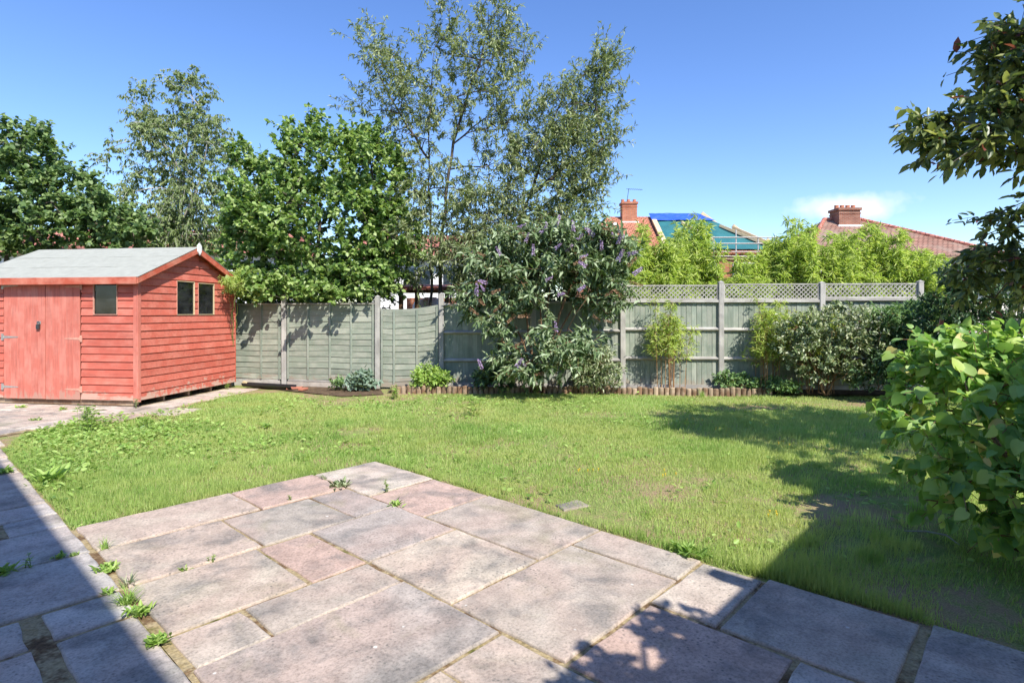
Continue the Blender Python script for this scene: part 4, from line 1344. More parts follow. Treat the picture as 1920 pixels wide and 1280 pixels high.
woody('tall_willow_tree', 'tall airy willow tree with grey green narrow leaves and two dark stems', 'tree', G3(812, 13.6),
      [[G3(812, 13.6), at(808, 450, 13.6), at(803, 345, 13.5), at(806, 215, 13.4), at(812, 110, 13.3), at(822, 40, 13.3)],
       [G3(820, 13.7), at(828, 440, 13.7), at(836, 370, 13.7), at(850, 266, 13.6), at(871, 201, 13.6), at(892, 140, 13.6), at(915, 60, 13.5)],
       [at(804, 300, 13.4), at(765, 240, 13.3), at(720, 160, 13.2), at(690, 100, 13.2)], [at(850, 270, 13.6), at(905, 225, 13.7), at(950, 190, 13.7)]],
      blobs_px([(700, 90, 34, 40), (735, 130, 46, 40), (690, 195, 40, 22), (770, 190, 56, 50), (830, 30, 26, 46), (830, 110, 44, 46), (930, 40, 36, 50), (905, 120, 50, 52), (965, 100, 34, 46), (960, 190, 38, 50),
                (900, 205, 60, 44), (830, 225, 50, 40), (760, 250, 46, 26), (930, 280, 50, 50), (790, 300, 40, 40), (770, 380, 44, 60), (850, 330, 46, 44), (800, 450, 60, 56, -.3), (870, 400, 50, 50), (860, 480, 50, 40, -.3), (770, 500, 34, 30), (850, 530, 40, 16)], 13.4, 1.4),
      14, 85, 820, 30, 0.13, 0.036, M['willow'], 'narrow', M['bark'], 0.3, 0.25, 0.9, 0.003, 0.065, 0.5)
woody('leaning_willow_tree', 'second willow tree leaning right above the buddleia', 'tree', G3(930, 13.4),
      [[G3(930, 13.4), at(950, 470, 13.4), at(1000, 350, 13.3), at(1030, 245, 13.2), at(1060, 170, 13.2), at(1120, 120, 13.1)], [at(990, 370, 13.3), at(1060, 310, 13.1), at(1130, 260, 13.0)], [at(960, 440, 13.4), at(900, 380, 13.3)]],
      blobs_px([(1125, 120, 30, 36), (1150, 110, 22, 20, 0, .7), (1100, 165, 46, 40), (1050, 210, 50, 46), (1130, 195, 40, 34), (1110, 265, 56, 44), (1010, 290, 60, 46), (1090, 330, 56, 44), (1000, 370, 80, 50), (1070, 390, 60, 40), (920, 410, 70, 60), (1000, 430, 80, 44, -.3), (900, 480, 60, 50, -.4), (1060, 290, 60, 60), (1000, 505, 90, 34), (1090, 470, 55, 40), (905, 530, 60, 26), (1110, 510, 50, 26)], 13.2, 1.5),
      15, 66, 1250, 26, 0.13, 0.036, M['willow'], 'narrow', M['bark'], 0.3, 0.25, 0.9, 0.003, 0.06, 0.5)
woody('cherry_tree', 'cherry tree with bronze green leaves reaching in from the right edge', 'tree', (6.1, 4.8, -0.05),
      [[(6.1, 4.8, -.05), (6.0, 4.8, 1.2), (5.9, 4.8, 2.2), (5.6, 4.7, 3.2), (5.5, 4.7, 4.4)], [(5.9, 4.8, 2.0), (5.0, 5.0, 2.9), (4.4, 5.1, 3.2)], [(6.0, 4.8, 1.6), (6.6, 4.2, 2.8), (6.9, 4.0, 4.0)]],
      [((4.25, 5.05, 3.10), (.62, .5, .22), 1.1), ((4.65, 5.1, 3.75), (.42, .5, .36), 1.1), ((5.2, 4.9, 4.3), (.9, .9, .6), .9), ((6.2, 4.6, 4.3), (1.3, 1.5, 1.0), 2.4), ((6.6, 5.2, 3.2), (1.2, 1.3, .9), 1.8), ((5.5, 5.0, 3.3), (.8, .9, .5), .9),
       ((5.75, 6.2, 2.35), (.55, .6, .5), 1.2), ((5.5, 6.4, 1.95), (.55, .5, .3), .8), ((7.0, 3.6, 3.8), (1.0, 1.2, 1.0), 1.4), ((5.6, 3.4, 4.2), (.9, .9, .7), .9)],
      16, 60, 760, 22, 0.12, 0.056, M['cherry'], 'oval', M['bark'], 0.35, 0.15, 0.8, 0.0032, 0.09, 0.36, shell=0.45, n_obj=280)

# ================================================================== SHRUBS AND BORDER PLANTS
def build_buddleia():
    Y = 10.75
    b = G3(1010, 11.0, 0.0)
    stems = []
    for px, py, dy in ((920, 560, 0), (960, 470, .1), (1010, 450, 0), (1060, 440, -.1), (1110, 450, 0), (1150, 500, 0), (1100, 560, -.5), (1010, 600, -.7), (940, 640, -.5), (1070, 640, -.6)):
        s = Vector((b.x + random.Random(px).uniform(-.25, .25), b.y + random.Random(py).uniform(-.1, .1), 0.0))
        t = at(px, py, Y + dy)
        stems.append([s, s.lerp(t, .5) + Vector((0, 0, .35)), t])
    root = woody('buddleia_bush', 'large sprawling buddleia with purple and brown flower spikes', 'shrub', b, stems,
                 blobs_px([(925, 495, 40, 36), (975, 465, 46, 32), (1035, 455, 52, 32), (1095, 455, 50, 34), (1150, 470, 32, 40), (1000, 510, 70, 34), (1090, 505, 60, 34), (905, 545, 34, 30), (1140, 545, 30, 44, 0, .8), (975, 560, 46, 24, -.3, .8), (1100, 560, 44, 24, .1, .5), (945, 610, 34, 26, -.3, .7),
                           (990, 690, 46, 14, -.5, .9), (1050, 655, 46, 26, -.6, 1.1), (960, 665, 36, 24, -.3, .6), (1020, 620, 30, 22, -.6, .7), (1095, 640, 26, 22, -.4, .5), (885, 580, 16, 16, -.1, .7)], Y, 0.95),
                 21, 60, 640, 22, 0.165, 0.052, M['buddleia'], 'narrow', M['stem'], 0.35, 0.2, 0.95, 0.0026, 0.026, 0.30, crown='foliage', trunk='stems', flat=.7)
    # flower spikes: cones of tiny florets
    rg = np.random.default_rng(8)
    def spike(mat, n, ln, r):
        V, F, t = [], [], []
        s = rg.random(n)
        ang = rg.random(n) * 6.283
        rr = r * (1 - s * .8) * rg.uniform(.7, 1.1, n)
        P = np.stack([rr * np.cos(ang) * .5, rr * np.sin(ang) * .5, s * ln], 1)
        D = np.stack([np.cos(ang), np.sin(ang), np.full(n, .5)], 1)
        V, F, t = leaf_arrays(P, D, rg.normal(size=(n, 3)), np.full(n, r * .8), np.full(n, r * .7), 'fold', rg.random(n))
        return array_mesh('flower_spike', V, F, mat, t)
    fresh = [spike(M['purple'], 80, .20, .034) for _ in range(3)]
    dead = [spike(M['spent'], 80, .23, .032) for _ in range(3)]
    pr = random.Random(3)
    spots_f = [(968, 428), (1012, 437), (1022, 436), (1042, 424), (1082, 450), (1040, 467), (1062, 474), (1086, 483), (1115, 443), (1150, 455), (1158, 460), (1172, 447), (1175, 478), (1158, 490), (1186, 515), (1022, 526), (913, 531), (892, 555), (908, 545), (1045, 553), (1083, 545), (1043, 623), (1000, 690), (967, 689), (1052, 693), (904, 693), (1075, 435), (1128, 470), (985, 455), (940, 480), (1100, 500), (1000, 480)]
    spots_d = [(985, 438), (910, 480), (1095, 478), (1100, 482), (975, 556), (920, 550), (940, 572), (897, 560), (880, 578), (966, 590), (994, 592), (985, 640), (1100, 557), (1150, 545), (1165, 555), (1130, 600), (1020, 700), (958, 706), (1058, 690), (1105, 665), (1176, 500), (1180, 530), (1125, 440), (1145, 430), (890, 530), (1110, 590)]
    for spots, meshes, nm in ((spots_f, fresh, 'flower_spike'), (spots_d, dead, 'spent_flower_spike')):
        for px, py in spots:
            o = link(nm, pr.choice(meshes), root)
            o.location = at(px, py, Y - .75 + pr.uniform(-.15, .2) + (.25 if py < 480 else 0)) - Vector(b)
            o.rotation_euler = (pr.uniform(-.3, .9), pr.uniform(-1.4, 1.4) if nm[0] == 'f' else pr.uniform(.8, 2.4) * pr.choice((-1, 1)), 0)
            s = pr.uniform(.75, 1.15)
            o.scale = (s, s, s)
build_buddleia()

def bamboo(label, base, height, width, depth, n_cane, n_spray, lo, seed, group, leaf=0.115, lean=0.12, cane_mat='greenstem', sparse=False, r=0.007):
    rng = np.random.default_rng(seed)
    root = thing('bamboo_clump', label, 'bamboo', base, group=group)
    cb = MB()
    PP, DD = [], []
    for i in range(n_cane):
        x, y = rng.uniform(-.5, .5) * width * .7, rng.uniform(-.5, .5) * depth
        h = height * (rng.uniform(.70, .93) if rng.random() < .75 else rng.uniform(.9, 1.06))
        lx, ly = rng.normal() * lean + x * .35, rng.normal() * lean
        pts = [np.array([x + lx * t ** 2 * h * .5, y + ly * t ** 2 * h * .5, h * (t - .06 * t ** 4)]) for t in np.linspace(0, 1, 8)]
        m = MB().tube(pts, [r * (1 - .75 * t) for t in np.linspace(0, 1, 8)], 5)
        m.obj('cane', M[cane_mat], root) if n_cane <= 16 else cb.tube(pts, [r * (1 - .75 * t) for t in np.linspace(0, 1, 8)], 4)
        for k in range(n_spray):
            t = lo + (1 - lo) * rng.random() ** .8
            j = min(int(t * 7), 6); f = t * 7 - j
            p = pts[j] * (1 - f) + pts[j + 1] * f
            a = rng.random() * 6.283
            d = np.array([math.cos(a), math.sin(a), rng.uniform(.1, .8)])
            ln = rng.uniform(.12, .34) * (1.15 - .75 * t)
            if ln < .04: ln = .04
            q = p + d * ln
            cb.tube([p, (p + q) / 2 + np.array([0, 0, .02]), q], .0018, 3, False)
            n = 9 if not sparse else 7
            s = rng.random(n) ** .6
            PP.append(p + (q - p) * s[:, None] + rng.normal(size=(n, 3)) * .012)
            DD.append(d[None] * .5 + rng.normal(size=(n, 3)) * .55 + np.array([0, 0, -.35]))
    if cb.v: cb.obj('branchlets', M[cane_mat], root)['kind'] = 'stuff'
    P, D = np.concatenate(PP), np.concatenate(DD)
    sz = rng.uniform(.6, 1.2, len(P))
    leaves('foliage', root, P, D, np.array([0, 0, .6]) + SUNV * .9 + rng.normal(size=P.shape) * .5, leaf * sz, leaf * .15 * sz, M['bamboo'], 'narrow', rng, 'stuff')
hedge = [(1212, 418, 1.2, 'bamboo clump behind the fence touching the buddleia'), (1258, 440, 1.0, 'bamboo clump behind the fence below the red roof chimney'), (1300, 402, .9, 'tall bamboo clump behind the fence before the tarpaulin'),
         (1370, 492, 1.1, 'low bamboo clump behind the fence below the scaffold'), (1432, 446, 1.1, 'bamboo clump behind the fence just right of the scaffold'), (1484, 408, 1.0, 'tallest feathery bamboo clump midway between the two far roofs'),
         (1545, 436, 1.3, 'bamboo clump behind the fence under the small cloud'), (1612, 418, 1.2, 'bamboo clump behind the fence left of the wide chimney'), (1672, 428, 1.1, 'bamboo clump below the wide chimney'), (1722, 474, .8, 'short bamboo clump at the right end of the lattice')]
for i, (px, top, w, lab) in enumerate(hedge):
    Y = 12.3 + .25 * (i % 3)
    c = G3(px, Y, -.09)
    H = (CAMH + (HOR - top) / FPX * Y) * 1.02
    bamboo(lab, c, H, w, .8, 38, 44, .40, 60 + i, 'bamboo row behind the fence', 0.15, .06)
bamboo('thin bamboo with reddish canes in front of the sunlit panel', G3(1258, 10.98, 0.03), 1.83, .85, .25, 15, 26, .42, 81, 'bamboo before the fence', .10, .06, 'cane', True)
bamboo('thin bamboo left of the variegated shrub', G3(1440, 10.85, 0.03), 1.8, .55, .3, 14, 30, .35, 82, 'bamboo before the fence', .10, .08, 'cane', True)
bamboo('leafy bamboo rising behind the variegated shrub', G3(1530, 10.85, 0.03), 1.75, 1.1, .3, 15, 28, .45, 83, 'bamboo before the fence', .10, .08, 'cane', True)

def bush(name, label, px, py, Y, blobs, seed, nt, nl, ll, lw, mat, shape='oval', stem='stem', group=None, **kw):
    b = G3(px, Y, kw.pop('z', 0.03))
    st = []
    rg = random.Random(seed)
    bl = blobs_px(blobs, Y, kw.pop('depth', .7))
    for q in bl[:6]:
        s = Vector((b.x + rg.uniform(-.1, .1), b.y + rg.uniform(-.05, .05), b.z))
        t = Vector(q[0])
        st.append([s, s.lerp(t, .5) + Vector((0, 0, .05)), t])
    par = dict(droop=.2, twig_up=.3, spread=.95, r_tip=.0018, r_max=.02, twig_len=.14, step=.12, crown='foliage', trunk='stems')
    par.update(kw)
    return woody(name, label, 'shrub', b, st, bl, seed, max(8, nt // 12), nt, nl, ll, lw, mat, shape, M[stem], group=group, **par)
bush('variegated_shrub', 'rounded grey green variegated shrub before the right fence', 1555, 735, 10.5,
     [(1500, 620, 40, 34), (1560, 610, 56, 40), (1610, 620, 46, 44), (1520, 660, 60, 36), (1590, 670, 56, 34), (1550, 700, 50, 18), (1480, 650, 26, 30), (1630, 660, 30, 40)], 31, 520, 22, .075, .036, M['euonymus'])
bush('low_shrub', 'small bright green rounded shrub below the sagging panel', 808, 725, 11.25, [(800, 705, 24, 14), (820, 708, 20, 14), (808, 716, 28, 10)], 32, 110, 22, .075, .034, M['shrub'])
bush('low_shrub', 'silvery leafy shrub right of the buddleia base', 1120, 728, 10.95, [(1120, 690, 32, 28), (1105, 705, 30, 20), (1140, 700, 26, 24), (1130, 665, 20, 20)], 33, 190, 20, .085, .026, M['euonymus'], 'narrow')
bush('low_shrub', 'small dark shrub at the left foot of the buddleia', 930, 728, 10.95, [(925, 700, 30, 16), (910, 712, 20, 10), (945, 710, 20, 14)], 34, 110, 20, .075, .034, M['darkleaf'])
bush('low_plant', 'low leafy plants at the foot of the trellis post', 1372, 730, 11.0, [(1365, 716, 16, 11), (1395, 718, 22, 10), (1420, 722, 14, 7)], 35, 90, 18, .07, .034, M['sumac'])
bush('low_plant', 'low leafy plant under the variegated shrub', 1465, 732, 10.7, [(1455, 722, 16, 9), (1475, 725, 16, 7)], 36, 60, 18, .07, .035, M['sumac'])
bush('glaucous_weed', 'blue green broad leaved weed against the wide lap panel', 680, 728, 11.4, [(682, 712, 16, 9), (670, 718, 14, 8), (690, 720, 12, 7)], 37, 50, 12, .11, .055, M['glaucous'], stem='greenstem')
bush('low_plant', 'tiny leafy weed left of the blue green weed', 638, 726, 11.5, [(637, 718, 9, 6)], 38, 24, 12, .06, .035, M['sumac'], stem='greenstem')
bush('feathery_shrub', 'sumac shrub with long drooping green leaves right of the variegated shrub', 1690, 720, 10.3, [(1660, 600, 30, 26), (1700, 610, 46, 34), (1740, 590, 40, 30), (1690, 650, 50, 36), (1730, 650, 50, 40)], 39, 300, 24, .12, .03, M['sumac'], 'narrow', droop=.5)
bush('dark_evergreen_shrub', 'dark evergreen shrub in the shade at the right edge', 1840, 720, 9.4, [(1790, 580, 50, 40), (1850, 570, 60, 46), (1920, 580, 60, 60), (1700, 680, 60, 40, .4), (1780, 650, 70, 56), (1870, 650, 80, 60), (1960, 640, 60, 70), (1640, 705, 44, 26, .7), (1820, 520, 46, 26)], 40, 700, 22, .09, .034, M['darkleaf'], depth=1.1)
bush('shed_creeper', 'feathery green climber hanging at the shed gable', 436, 720, 12.2, [(440, 534, 12, 12, -.75), (452, 518, 10, 12, -.4), (430, 528, 8, 8, -.85)], 41, 60, 18, .085, .014, M['bamboo'], 'narrow', 'greenstem', z=-.02, droop=.6)
bush('laurel_shrub', 'dark laurel foliage behind the board fence and the buddleia', 1010, 560, 13.9, [(900, 530, 50, 40), (960, 540, 60, 40), (1030, 530, 60, 44), (1100, 535, 60, 44), (1160, 530, 40, 40), (980, 575, 150, 26), (1090, 580, 110, 26)], 42, 420, 20, .12, .05, M['darkleaf'], z=-.09, depth=.8, twig_len=.3, step=.25)
bush('laurel_shrub', 'low dark laurel foliage under the hazel behind the lap fence', 590, 560, 14.6, [(470, 550, 40, 34), (540, 555, 60, 36), (620, 555, 60, 36), (690, 545, 50, 34), (580, 590, 150, 20)], 43, 300, 20, .12, .05, M['darkleaf'], z=-.09, depth=.8, twig_len=.3, step=.25)
# foreground shrub
bF = Vector((3.3, 3.75, -.02))
woody('round_leaved_shrub', 'big foreground shrub with round bright green leaves at the right', 'shrub', bF,
      [[bF, (3.25, 3.8, .6), (3.1, 3.95, 1.1)], [bF, (3.45, 3.6, .6), (3.55, 3.5, 1.15)], [bF, (3.15, 4.1, .5), (3.05, 4.4, .95)], [bF, (3.0, 3.45, .4), (2.9, 3.3, .6)], [bF, (3.55, 4.2, .7), (3.65, 4.4, 1.25)]],
      [((3.42, 4.1, 1.10), (.28, .42, .18), 1.1), ((3.42, 4.45, 1.16), (.26, .38, .15), 1.2), ((3.6, 3.9, 1.18), (.45, .5, .22), 1.0), ((3.08, 3.7, .78), (.34, .45, .34), 1.6), ((2.95, 3.35, .45), (.28, .32, .25), .9), ((3.35, 3.2, .7), (.40, .42, .45), 1.3),
       ((3.35, 4.4, .8), (.42, .5, .36), 1.0), ((2.95, 3.75, .42), (.24, .38, .2), .5), ((3.75, 4.4, 1.1), (.5, .6, .32), 1.0)],
      51, 50, 360, 14, 0.09, 0.078, M['fore'], 'heart', M['stem'], 0.45, 0.1, 0.8, 0.0024, 0.018, 0.20, step=.16, shell=.6, crown='foliage', trunk='stems', n_obj=300, flat=.9)
# climber on the extension edge (its shade falls on the flags)
bC = uv(1.5, wv + .12, 0)
woody('wall_climber', 'leafy climber on the edge of the extension', 'shrub', bC, [[bC, bC + Vector((0, 0, 1.4)), bC + Vector((-.02, .05, 2.4))]],
      [((uv(1.3, wv + .02).x, uv(1.3, wv + .02).y, 2.58), (.26, .26, .14), 1), ((uv(1.8, wv).x, uv(1.8, wv).y, 2.56), (.24, .24, .12), 1)], 52, 16, 70, 12, .085, .05, M['hazel'], 'oval', M['stem'], twig_len=.2, step=.15, r_tip=.0025, r_max=.03, crown='foliage', trunk='stems')

# ================================================================== GRASS AND WEEDS
def poly_in(x, y, poly):
    inside = np.zeros(len(x), bool)
    n = len(poly)
    for i in range(n):
        x0, y0 = poly[i]; x1, y1 = poly[(i + 1) % n]
        c = ((y0 > y) != (y1 > y)) & (x < (x1 - x0) * (y - y0) / (y1 - y0 + 1e-12) + x0)
        inside ^= c
    return inside
LAWN = [uvs(.9, 5.03), uvs(.9, 8.6), gp(12, 838), gp(40, 814), gp(150, 784), gp(330, 766), gp(430, 738), gp(520, 736), gp(640, 744), gp(735, 741)]
LAWN += [Vector((x, 10.9 - .05 * x + .05 * math.sin(x * 1.3), 0)) for x in (-1.8, -1, 0, 1, 2, 3, 4, 4.8)] + [Vector((6.5, 10.5, 0)), Vector((8.6, 10, 0)), Vector((7.5, 6.5, 0)), Vector((4.2, 3.4, 0)), Vector((3.2, 2.4, 0))]
LAWN += [uvs(3.47, .3), uvs(3.43, 1.1), uvs(3.39, 1.6), uvs(3.41, 2.3), uvs(3.42, 5.02)]
LAWN = [(p.x, p.y) for p in LAWN]
BARE = [(1570, 955, 56, 22, 1.6), (1700, 960, 60, 26, 1.7), (1480, 1000, 40, 12, .8), (1600, 1028, 80, 16, 1.6), (1700, 1030, 60, 20, 1.6), (1655, 1105, 40, 12, 1.3), (600, 744, 60, 9, .9), (500, 800, 40, 9, .5), (260, 835, 30, 7, .5), (630, 805, 50, 7, .5), (1430, 765, 70, 7, .6), (1640, 755, 90, 7, .75),
        (1040, 760, 40, 5, .6), (850, 752, 30, 4, .6), (1850, 1130, 140, 60, .9), (1250, 770, 50, 6, .4), (1000, 830, 60, 8, .4), (1330, 870, 60, 8, .35), (1060, 960, 30, 8, .3)]
def build_grass():
    rng = np.random.default_rng(99)
    n = 1500000
    # even over the lawn but thinned with distance, where single blades no longer show
    x = rng.uniform(-6.2, 8.8, n); y = rng.uniform(2.3, 11.3, n)
    k = poly_in(x, y, LAWN) & (np.abs(x) < y * .93 + .35)
    x, y = x[k], y[k]
    keep = rng.random(len(x)) < np.clip(5.2 / y, .35, 1) ** 1.1
    x, y = x[keep], y[keep]
    px = 960 + x / y * FPX; py = HOR + CAMH / y * FPX
    dens = .50 + .9 * (vnoise(x, y, .9, 5) - .4) + .5 * (vnoise(x, y, 3.1, 6) - .5)
    for bx_, by_, rx, ry, s in BARE:
        q = ((px - bx_) / rx) ** 2 + ((py - by_) / ry) ** 2
        dens -= s * np.exp(-q * 1.1) * (.7 + .6 * vnoise(x, y, 6, 9))
    k = rng.random(len(x)) < np.clip(dens, .03, 1)
    x, y, px, py = x[k], y[k], px[k], py[k]
    nb = len(x)
    h = .028 + .022 * rng.random(nb) + .05 * np.clip(vnoise(x, y, 1.6, 7) - .55, 0, 1) * 2 * rng.random(nb)
    lush = np.exp(-(((px - 1480) / 130) ** 2 + ((py - 1090) / 60) ** 2)) + .7 * np.exp(-(((px - 1560) / 160) ** 2 + ((py - 820) / 50) ** 2)) + .55 * np.exp(-(((px - 300) / 170) ** 2 + ((py - 910) / 70) ** 2))
    edge = np.exp(-np.abs((x * math.sin(PA) + y * math.cos(PA)) - 3.45 * US) / .06)
    h = h * (1 + 1.5 * lush * rng.random(nb) + .5 * edge)
    a = rng.random(nb) * 6.283
    tilt = rng.uniform(.3, 1.7, nb)
    D = np.stack([np.cos(a) * tilt, np.sin(a) * tilt, np.ones(nb)], 1)
    N = np.stack([-np.cos(a), -np.sin(a), tilt], 1) + rng.normal(size=(nb, 3)) * .2 + SUNV * .7
    P = np.stack([x, y, lawn_z(x, y) - .004], 1)
    wd = (.0036 + .0022 * rng.random(nb)) * np.clip(y / 5, .9, 1.9)
    tint = np.clip(.42 + .25 * rng.normal(size=nb) + .5 * (vnoise(x, y, 1.1, 12) - .5), 0, 1)
    tint = np.where(rng.random(nb) < .05, .98, np.minimum(tint, .95))
    # coarser tufts standing out of the turf
    spots = [(1440 + rng.normal() * 60, 1085 + rng.normal() * 16, .13, 150) for _ in range(16)] + [(1560 + rng.normal() * 80, 1125 + rng.normal() * 14, .12, 130) for _ in range(18)]
    spots += [(rng.uniform(1500, 1740), rng.uniform(890, 1060), rng.uniform(.07, .13), 110) for _ in range(22)] + [(rng.uniform(1300, 1740), rng.uniform(770, 880), rng.uniform(.06, .10), 90) for _ in range(50)]
    spots += [(rng.uniform(120, 620), rng.uniform(850, 960), rng.uniform(.06, .11), 80) for _ in range(70)] + [(760 + rng.normal() * 110, 815 + rng.normal() * 22, rng.uniform(.06, .11), 90) for _ in range(40)]
    spots += [(rng.uniform(350, 1500), 745 + rng.gamma(1.6) * 55, rng.uniform(.045, .09), 60) for _ in range(240)]
    spots += [(704 + t_ * 422, 864 + t_ * 130 - 5, rng.uniform(.05, .08), 50) for t_ in rng.random(40)] + [(1126 + t_ * 600, 994 + t_ * 172 - 8, rng.uniform(.06, .11), 60) for t_ in rng.random(40)]
    EX = []
    for sx, sy, sh_, sn in spots:
        g = gp(sx, sy)
        qx = g.x + rng.normal(size=sn) * sh_ * .55; qy = g.y + rng.normal(size=sn) * sh_ * .55
        ok = poly_in(qx, qy, LAWN)
        EX.append(np.stack([qx[ok], qy[ok], sh_ * rng.uniform(.45, 1.15, ok.sum()), np.full(ok.sum(), np.clip(.4 + .22 * rng.normal(), .05, .8))], 1))
    EX = np.concatenate(EX); ne = len(EX)
    a2 = rng.random(ne) * 6.283; t2 = rng.uniform(.1, 1.2, ne)
    P = np.concatenate([P, np.stack([EX[:, 0], EX[:, 1], lawn_z(EX[:, 0], EX[:, 1]) - .004], 1)])
    D = np.concatenate([D, np.stack([np.cos(a2) * t2, np.sin(a2) * t2, np.ones(ne)], 1)])
    N = np.concatenate([N, np.stack([-np.cos(a2), -np.sin(a2), t2], 1) + SUNV * .4])
    h = np.concatenate([h, EX[:, 2]]); wd = np.concatenate([wd, .0042 * np.clip(EX[:, 1] / 5, .9, 1.6)])
    tint = np.concatenate([tint, np.clip(EX[:, 3] + rng.normal(size=ne) * .12, 0, .95)])
    V, F, t = leaf_arrays(P, D, N, h, wd, 'blade', tint)
    print('grass blades', nb)
    tag(link('grass', array_mesh('grass', V, F, M['grass'], t)), 'short patchy green grass over the whole lawn', 'grass', kind='stuff')
    # broad leaved ground cover: clover, plantain and bindweed, thick along the left edge
    n = 60000
    x = rng.uniform(-6.3, 5, n); y = rng.uniform(3, 11.1, n)
    k = poly_in(x, y, LAWN); x, y = x[k], y[k]
    px = 960 + x / y * FPX; py = HOR + CAMH / y * FPX
    w = .07 * (vnoise(x, y, 2.2, 21) > .62) + .9 * np.exp(-(((px - 200) / 150) ** 2 + ((py - 815) / 30) ** 2)) + .6 * np.exp(-(((px - 110) / 70) ** 2 + ((py - 870) / 60) ** 2)) + .35 * np.exp(-(((px - 450) / 200) ** 2 + ((py - 830) / 30) ** 2)) * (vnoise(x, y, 3, 22) > .5) + .22 * np.exp(-(((px - 800) / 300) ** 2 + ((py - 760) / 14) ** 2)) * (vnoise(x, y, 3, 23) > .5)
    k = rng.random(len(x)) < np.clip(w, 0, .8)
    x, y = x[k], y[k]; nb = len(x)
    a = rng.random(nb) * 6.283
    D = np.stack([np.cos(a), np.sin(a), rng.uniform(.1, .8, nb)], 1)
    P = np.stack([x, y, lawn_z(x, y) + rng.uniform(.005, .055, nb)], 1)
    L = rng.uniform(.03, .075, nb)
    V, F, t = leaf_arrays(P, D, np.array([0, 0, 1.]) + rng.normal(size=(nb, 3)) * .3, L, L * rng.uniform(.4, .8, nb), 'oval', rng.random(nb))
    tag(link('ground_cover', array_mesh('ground_cover', V, F, M['weed'], t, True)), 'broad leaved clover and weeds spreading through the left of the lawn', 'weeds', kind='stuff')
build_grass()

def weed(label, pos, kind, size, seed, n=26, mat='weed', group='weeds'):
    """kind: 'rosette' flat leaves, 'tuft' grass tuft, 'upright' leafy stalks"""
    rng = np.random.default_rng(seed)
    root = thing('weed', label, 'weed', pos, group=group)
    if kind == 'tuft':
        a = rng.random(n) * 6.283; t = rng.uniform(.1, 1.1, n)
        D = np.stack([np.cos(a) * t, np.sin(a) * t, np.ones(n)], 1)
        P = np.stack([rng.normal(size=n) * size * .12, rng.normal(size=n) * size * .12, np.zeros(n)], 1)
        leaves('blades', root, P, D, np.stack([np.cos(a), np.sin(a), -t], 1), size * rng.uniform(.5, 1.1, n), np.full(n, .005), M[mat], 'blade', rng)
    elif kind == 'rosette':
        n = int(n * 2.6); size = size * .82
        a = np.arange(n) * 2.399 + rng.normal(size=n) * .4; t = rng.uniform(.1, 1.5, n)
        D = np.stack([np.cos(a), np.sin(a), t], 1)
        L = size * rng.uniform(.2, .7, n)
        P = np.stack([rng.normal(size=n) * size * .24, rng.normal(size=n) * size * .24, .004 + rng.random(n) * size * .12], 1)
        leaves('leaves', root, P, D, np.tile([0, 0, 1.], (n, 1)) + rng.normal(size=(n, 3)) * .35, L, L * rng.uniform(.2, .42, n), M[mat], 'oval', rng)
    else:
        m = MB(); PP, DD = [], []
        for k in range(max(3, n // 12)):
            a = rng.random() * 6.283; s = rng.uniform(.05, .45)
            b = np.array([rng.normal() * size * .18, rng.normal() * size * .18, 0])
            h = size * rng.uniform(.6, 1.05)
            pts = [b + np.array([math.cos(a) * s * h * q * q, math.sin(a) * s * h * q * q, h * q]) for q in (0, .35, .7, 1)]
            m.tube(pts, [.003, .0028, .002, .001], 4)
            nl = 16
            q = rng.random(nl) ** .7
            for qq in q:
                j = min(int(qq * 3), 2); f = qq * 3 - j
                PP.append(pts[j] * (1 - f) + pts[j + 1] * f)
                aa = rng.random() * 6.283
                DD.append((math.cos(aa), math.sin(aa), rng.uniform(.1, .7)))
        m.obj('stalks', M['greenstem'], root)
        nl = len(PP)
        L = rng.uniform(.5, 1.1, nl) * min(.09, size * .3)
        leaves('leaves', root, np.array(PP), np.array(DD, float), np.tile([0, 0, 1.], (nl, 1)) + rng.normal(size=(nl, 3)) * .3, L, L * .3, M[mat], 'narrow', rng)
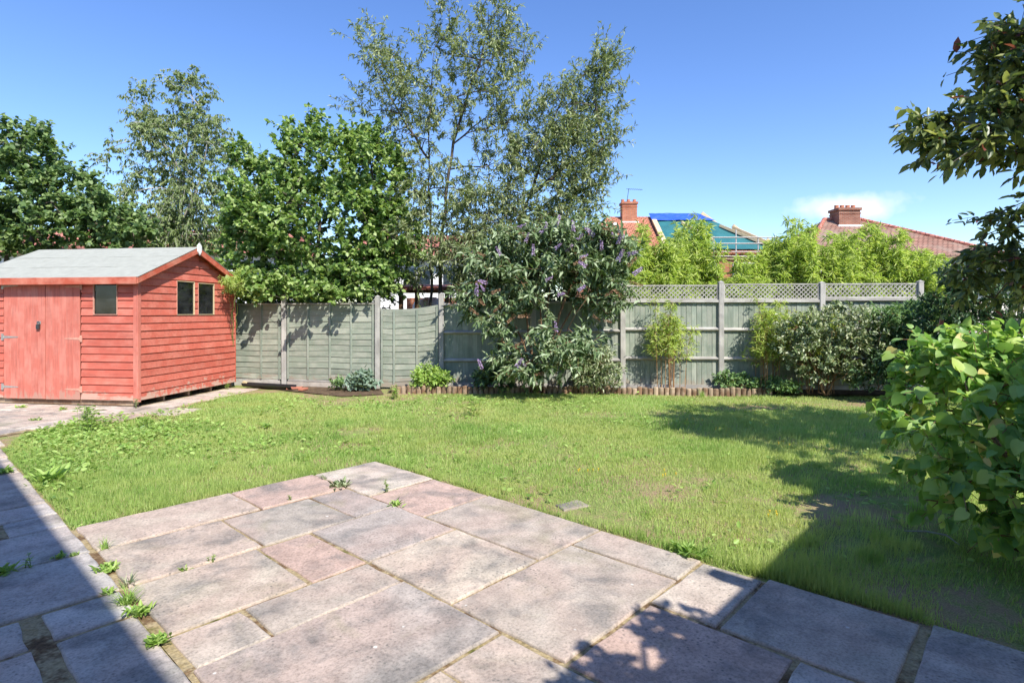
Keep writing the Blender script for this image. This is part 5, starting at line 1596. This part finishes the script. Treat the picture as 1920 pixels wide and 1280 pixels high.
W = [('grass tuft in the joint at the near corner of the sunlit flags', (196, 1027), 'tuft', .09, 40), ('bushy weed at the corner where path meets patio', (203, 1068), 'rosette', .12, 26),
     ('dry feathery weed in the path joint', (240, 1095), 'tuft', .10, 40), ('thick pale grass tuft in the path joint', (238, 1130), 'tuft', .13, 90), ('small leafy weed left of the pale grass tuft', (201, 1112), 'rosette', .08, 14),
     ('broad leaved weed in the path joint below the grass tuft', (262, 1150), 'rosette', .12, 22), ('lowest spiky weed clump in the path joint', (296, 1203), 'rosette', .10, 40),
     ('tiny weed in the joint of the third flag row', (345, 1068), 'rosette', .055, 12), ('tiny sprig beside the pink square flag', (397, 1052), 'upright', .06, 12),
     ('grey green spiky weed in the patio joint near its far corner', (636, 912), 'rosette', .17, 22), ('small sprig left of the grey green spiky weed', (609, 899), 'upright', .08, 12), ('single sprig between pale and pink flags', (722, 922), 'upright', .11, 12),
     ('glossy rosette weed beside the pink far flag', (742, 946), 'rosette', .12, 16), ('tiny sprig on the left far flag edge', (545, 938), 'upright', .07, 12),
     ('weed in the shaded path joint nearest the sunlight', (110, 1046), 'rosette', .09, 16), ('straggling weed at the left picture edge in the shade', (8, 1074), 'rosette', .13, 20), ('thin weed in the shaded path joint', (58, 1062), 'upright', .09, 14), ('small yellow weed where shade meets the corner joint', (141, 1040), 'rosette', .06, 14),
     ('bright weed in the shaded path at the far left', (10, 886), 'rosette', .16, 24),
     ('tall leafy weed clump at the back left lawn corner', (165, 806), 'upright', .34, 150), ('lower weed clump right of the tall corner clump', (270, 800), 'upright', .2, 90), ('tall willowherb in the middle of the lawn back', (884, 778), 'upright', .36, 90),
     ('thin willowherb by the log edging before the buddleia', (1002, 742), 'upright', .34, 60), ('willowherb tips left of the buddleia', (945, 745), 'upright', .22, 36), ('feathery weeds at the left end of the log edging', (740, 746), 'upright', .26, 90),
     ('pale weed tuft before the logs below the thin bamboo', (1316, 743), 'tuft', .18, 50), ('small weed at the shed door foot', (118, 768), 'rosette', .13, 16), ('pale weed on the yard by the left door', (40, 764), 'rosette', .12, 16), ('flat weed on the yard paving', (66, 788), 'rosette', .14, 14),
     ('dry weed at the shed corner', (255, 766), 'upright', .2, 30), ('weed under the shed gable', (352, 740), 'upright', .16, 30), ('weed at the far end of the shed gable', (426, 730), 'upright', .15, 24),
     ('broad leaved weed overhanging the patio edge on the right', (1290, 1040), 'rosette', .20, 16), ('large dock leaves at the lawn corner by the shaded path', (95, 900), 'rosette', .30, 14), ('bright weed clump in mid lawn', (500, 800), 'rosette', .14, 26)]
for i, (lab, (px, py), kd, sz, n) in enumerate(W):
    p = gp(px, py)
    p.z = -.008 if kd != 'upright' else -.015
    weed(lab, p, kd, sz, 300 + i, n, 'weed' if 'dry' not in lab and 'grey green' not in lab else 'euonymus', 'weeds in lawn and joints')

fl = MB()
frg = random.Random(12)
for cx, cy, n in ((1305, 788, 6), (1348, 803, 8), (1430, 795, 3), (1470, 830, 5), (1250, 890, 4), (1450, 965, 4), (1100, 880, 5)):
    for _ in range(n):
        p = gp(cx + frg.gauss(0, 12), cy + frg.gauss(0, 3))
        fl.tube([p + Vector((0, 0, -.005)), p + Vector((0, 0, .014)), p + Vector((0, 0, .02))], [.002, .006, .009], 6)
tag(fl.obj('lawn_flowers', M['yellow']), 'scattered tiny yellow flowers in the right half of the lawn', 'flowers', kind='stuff')
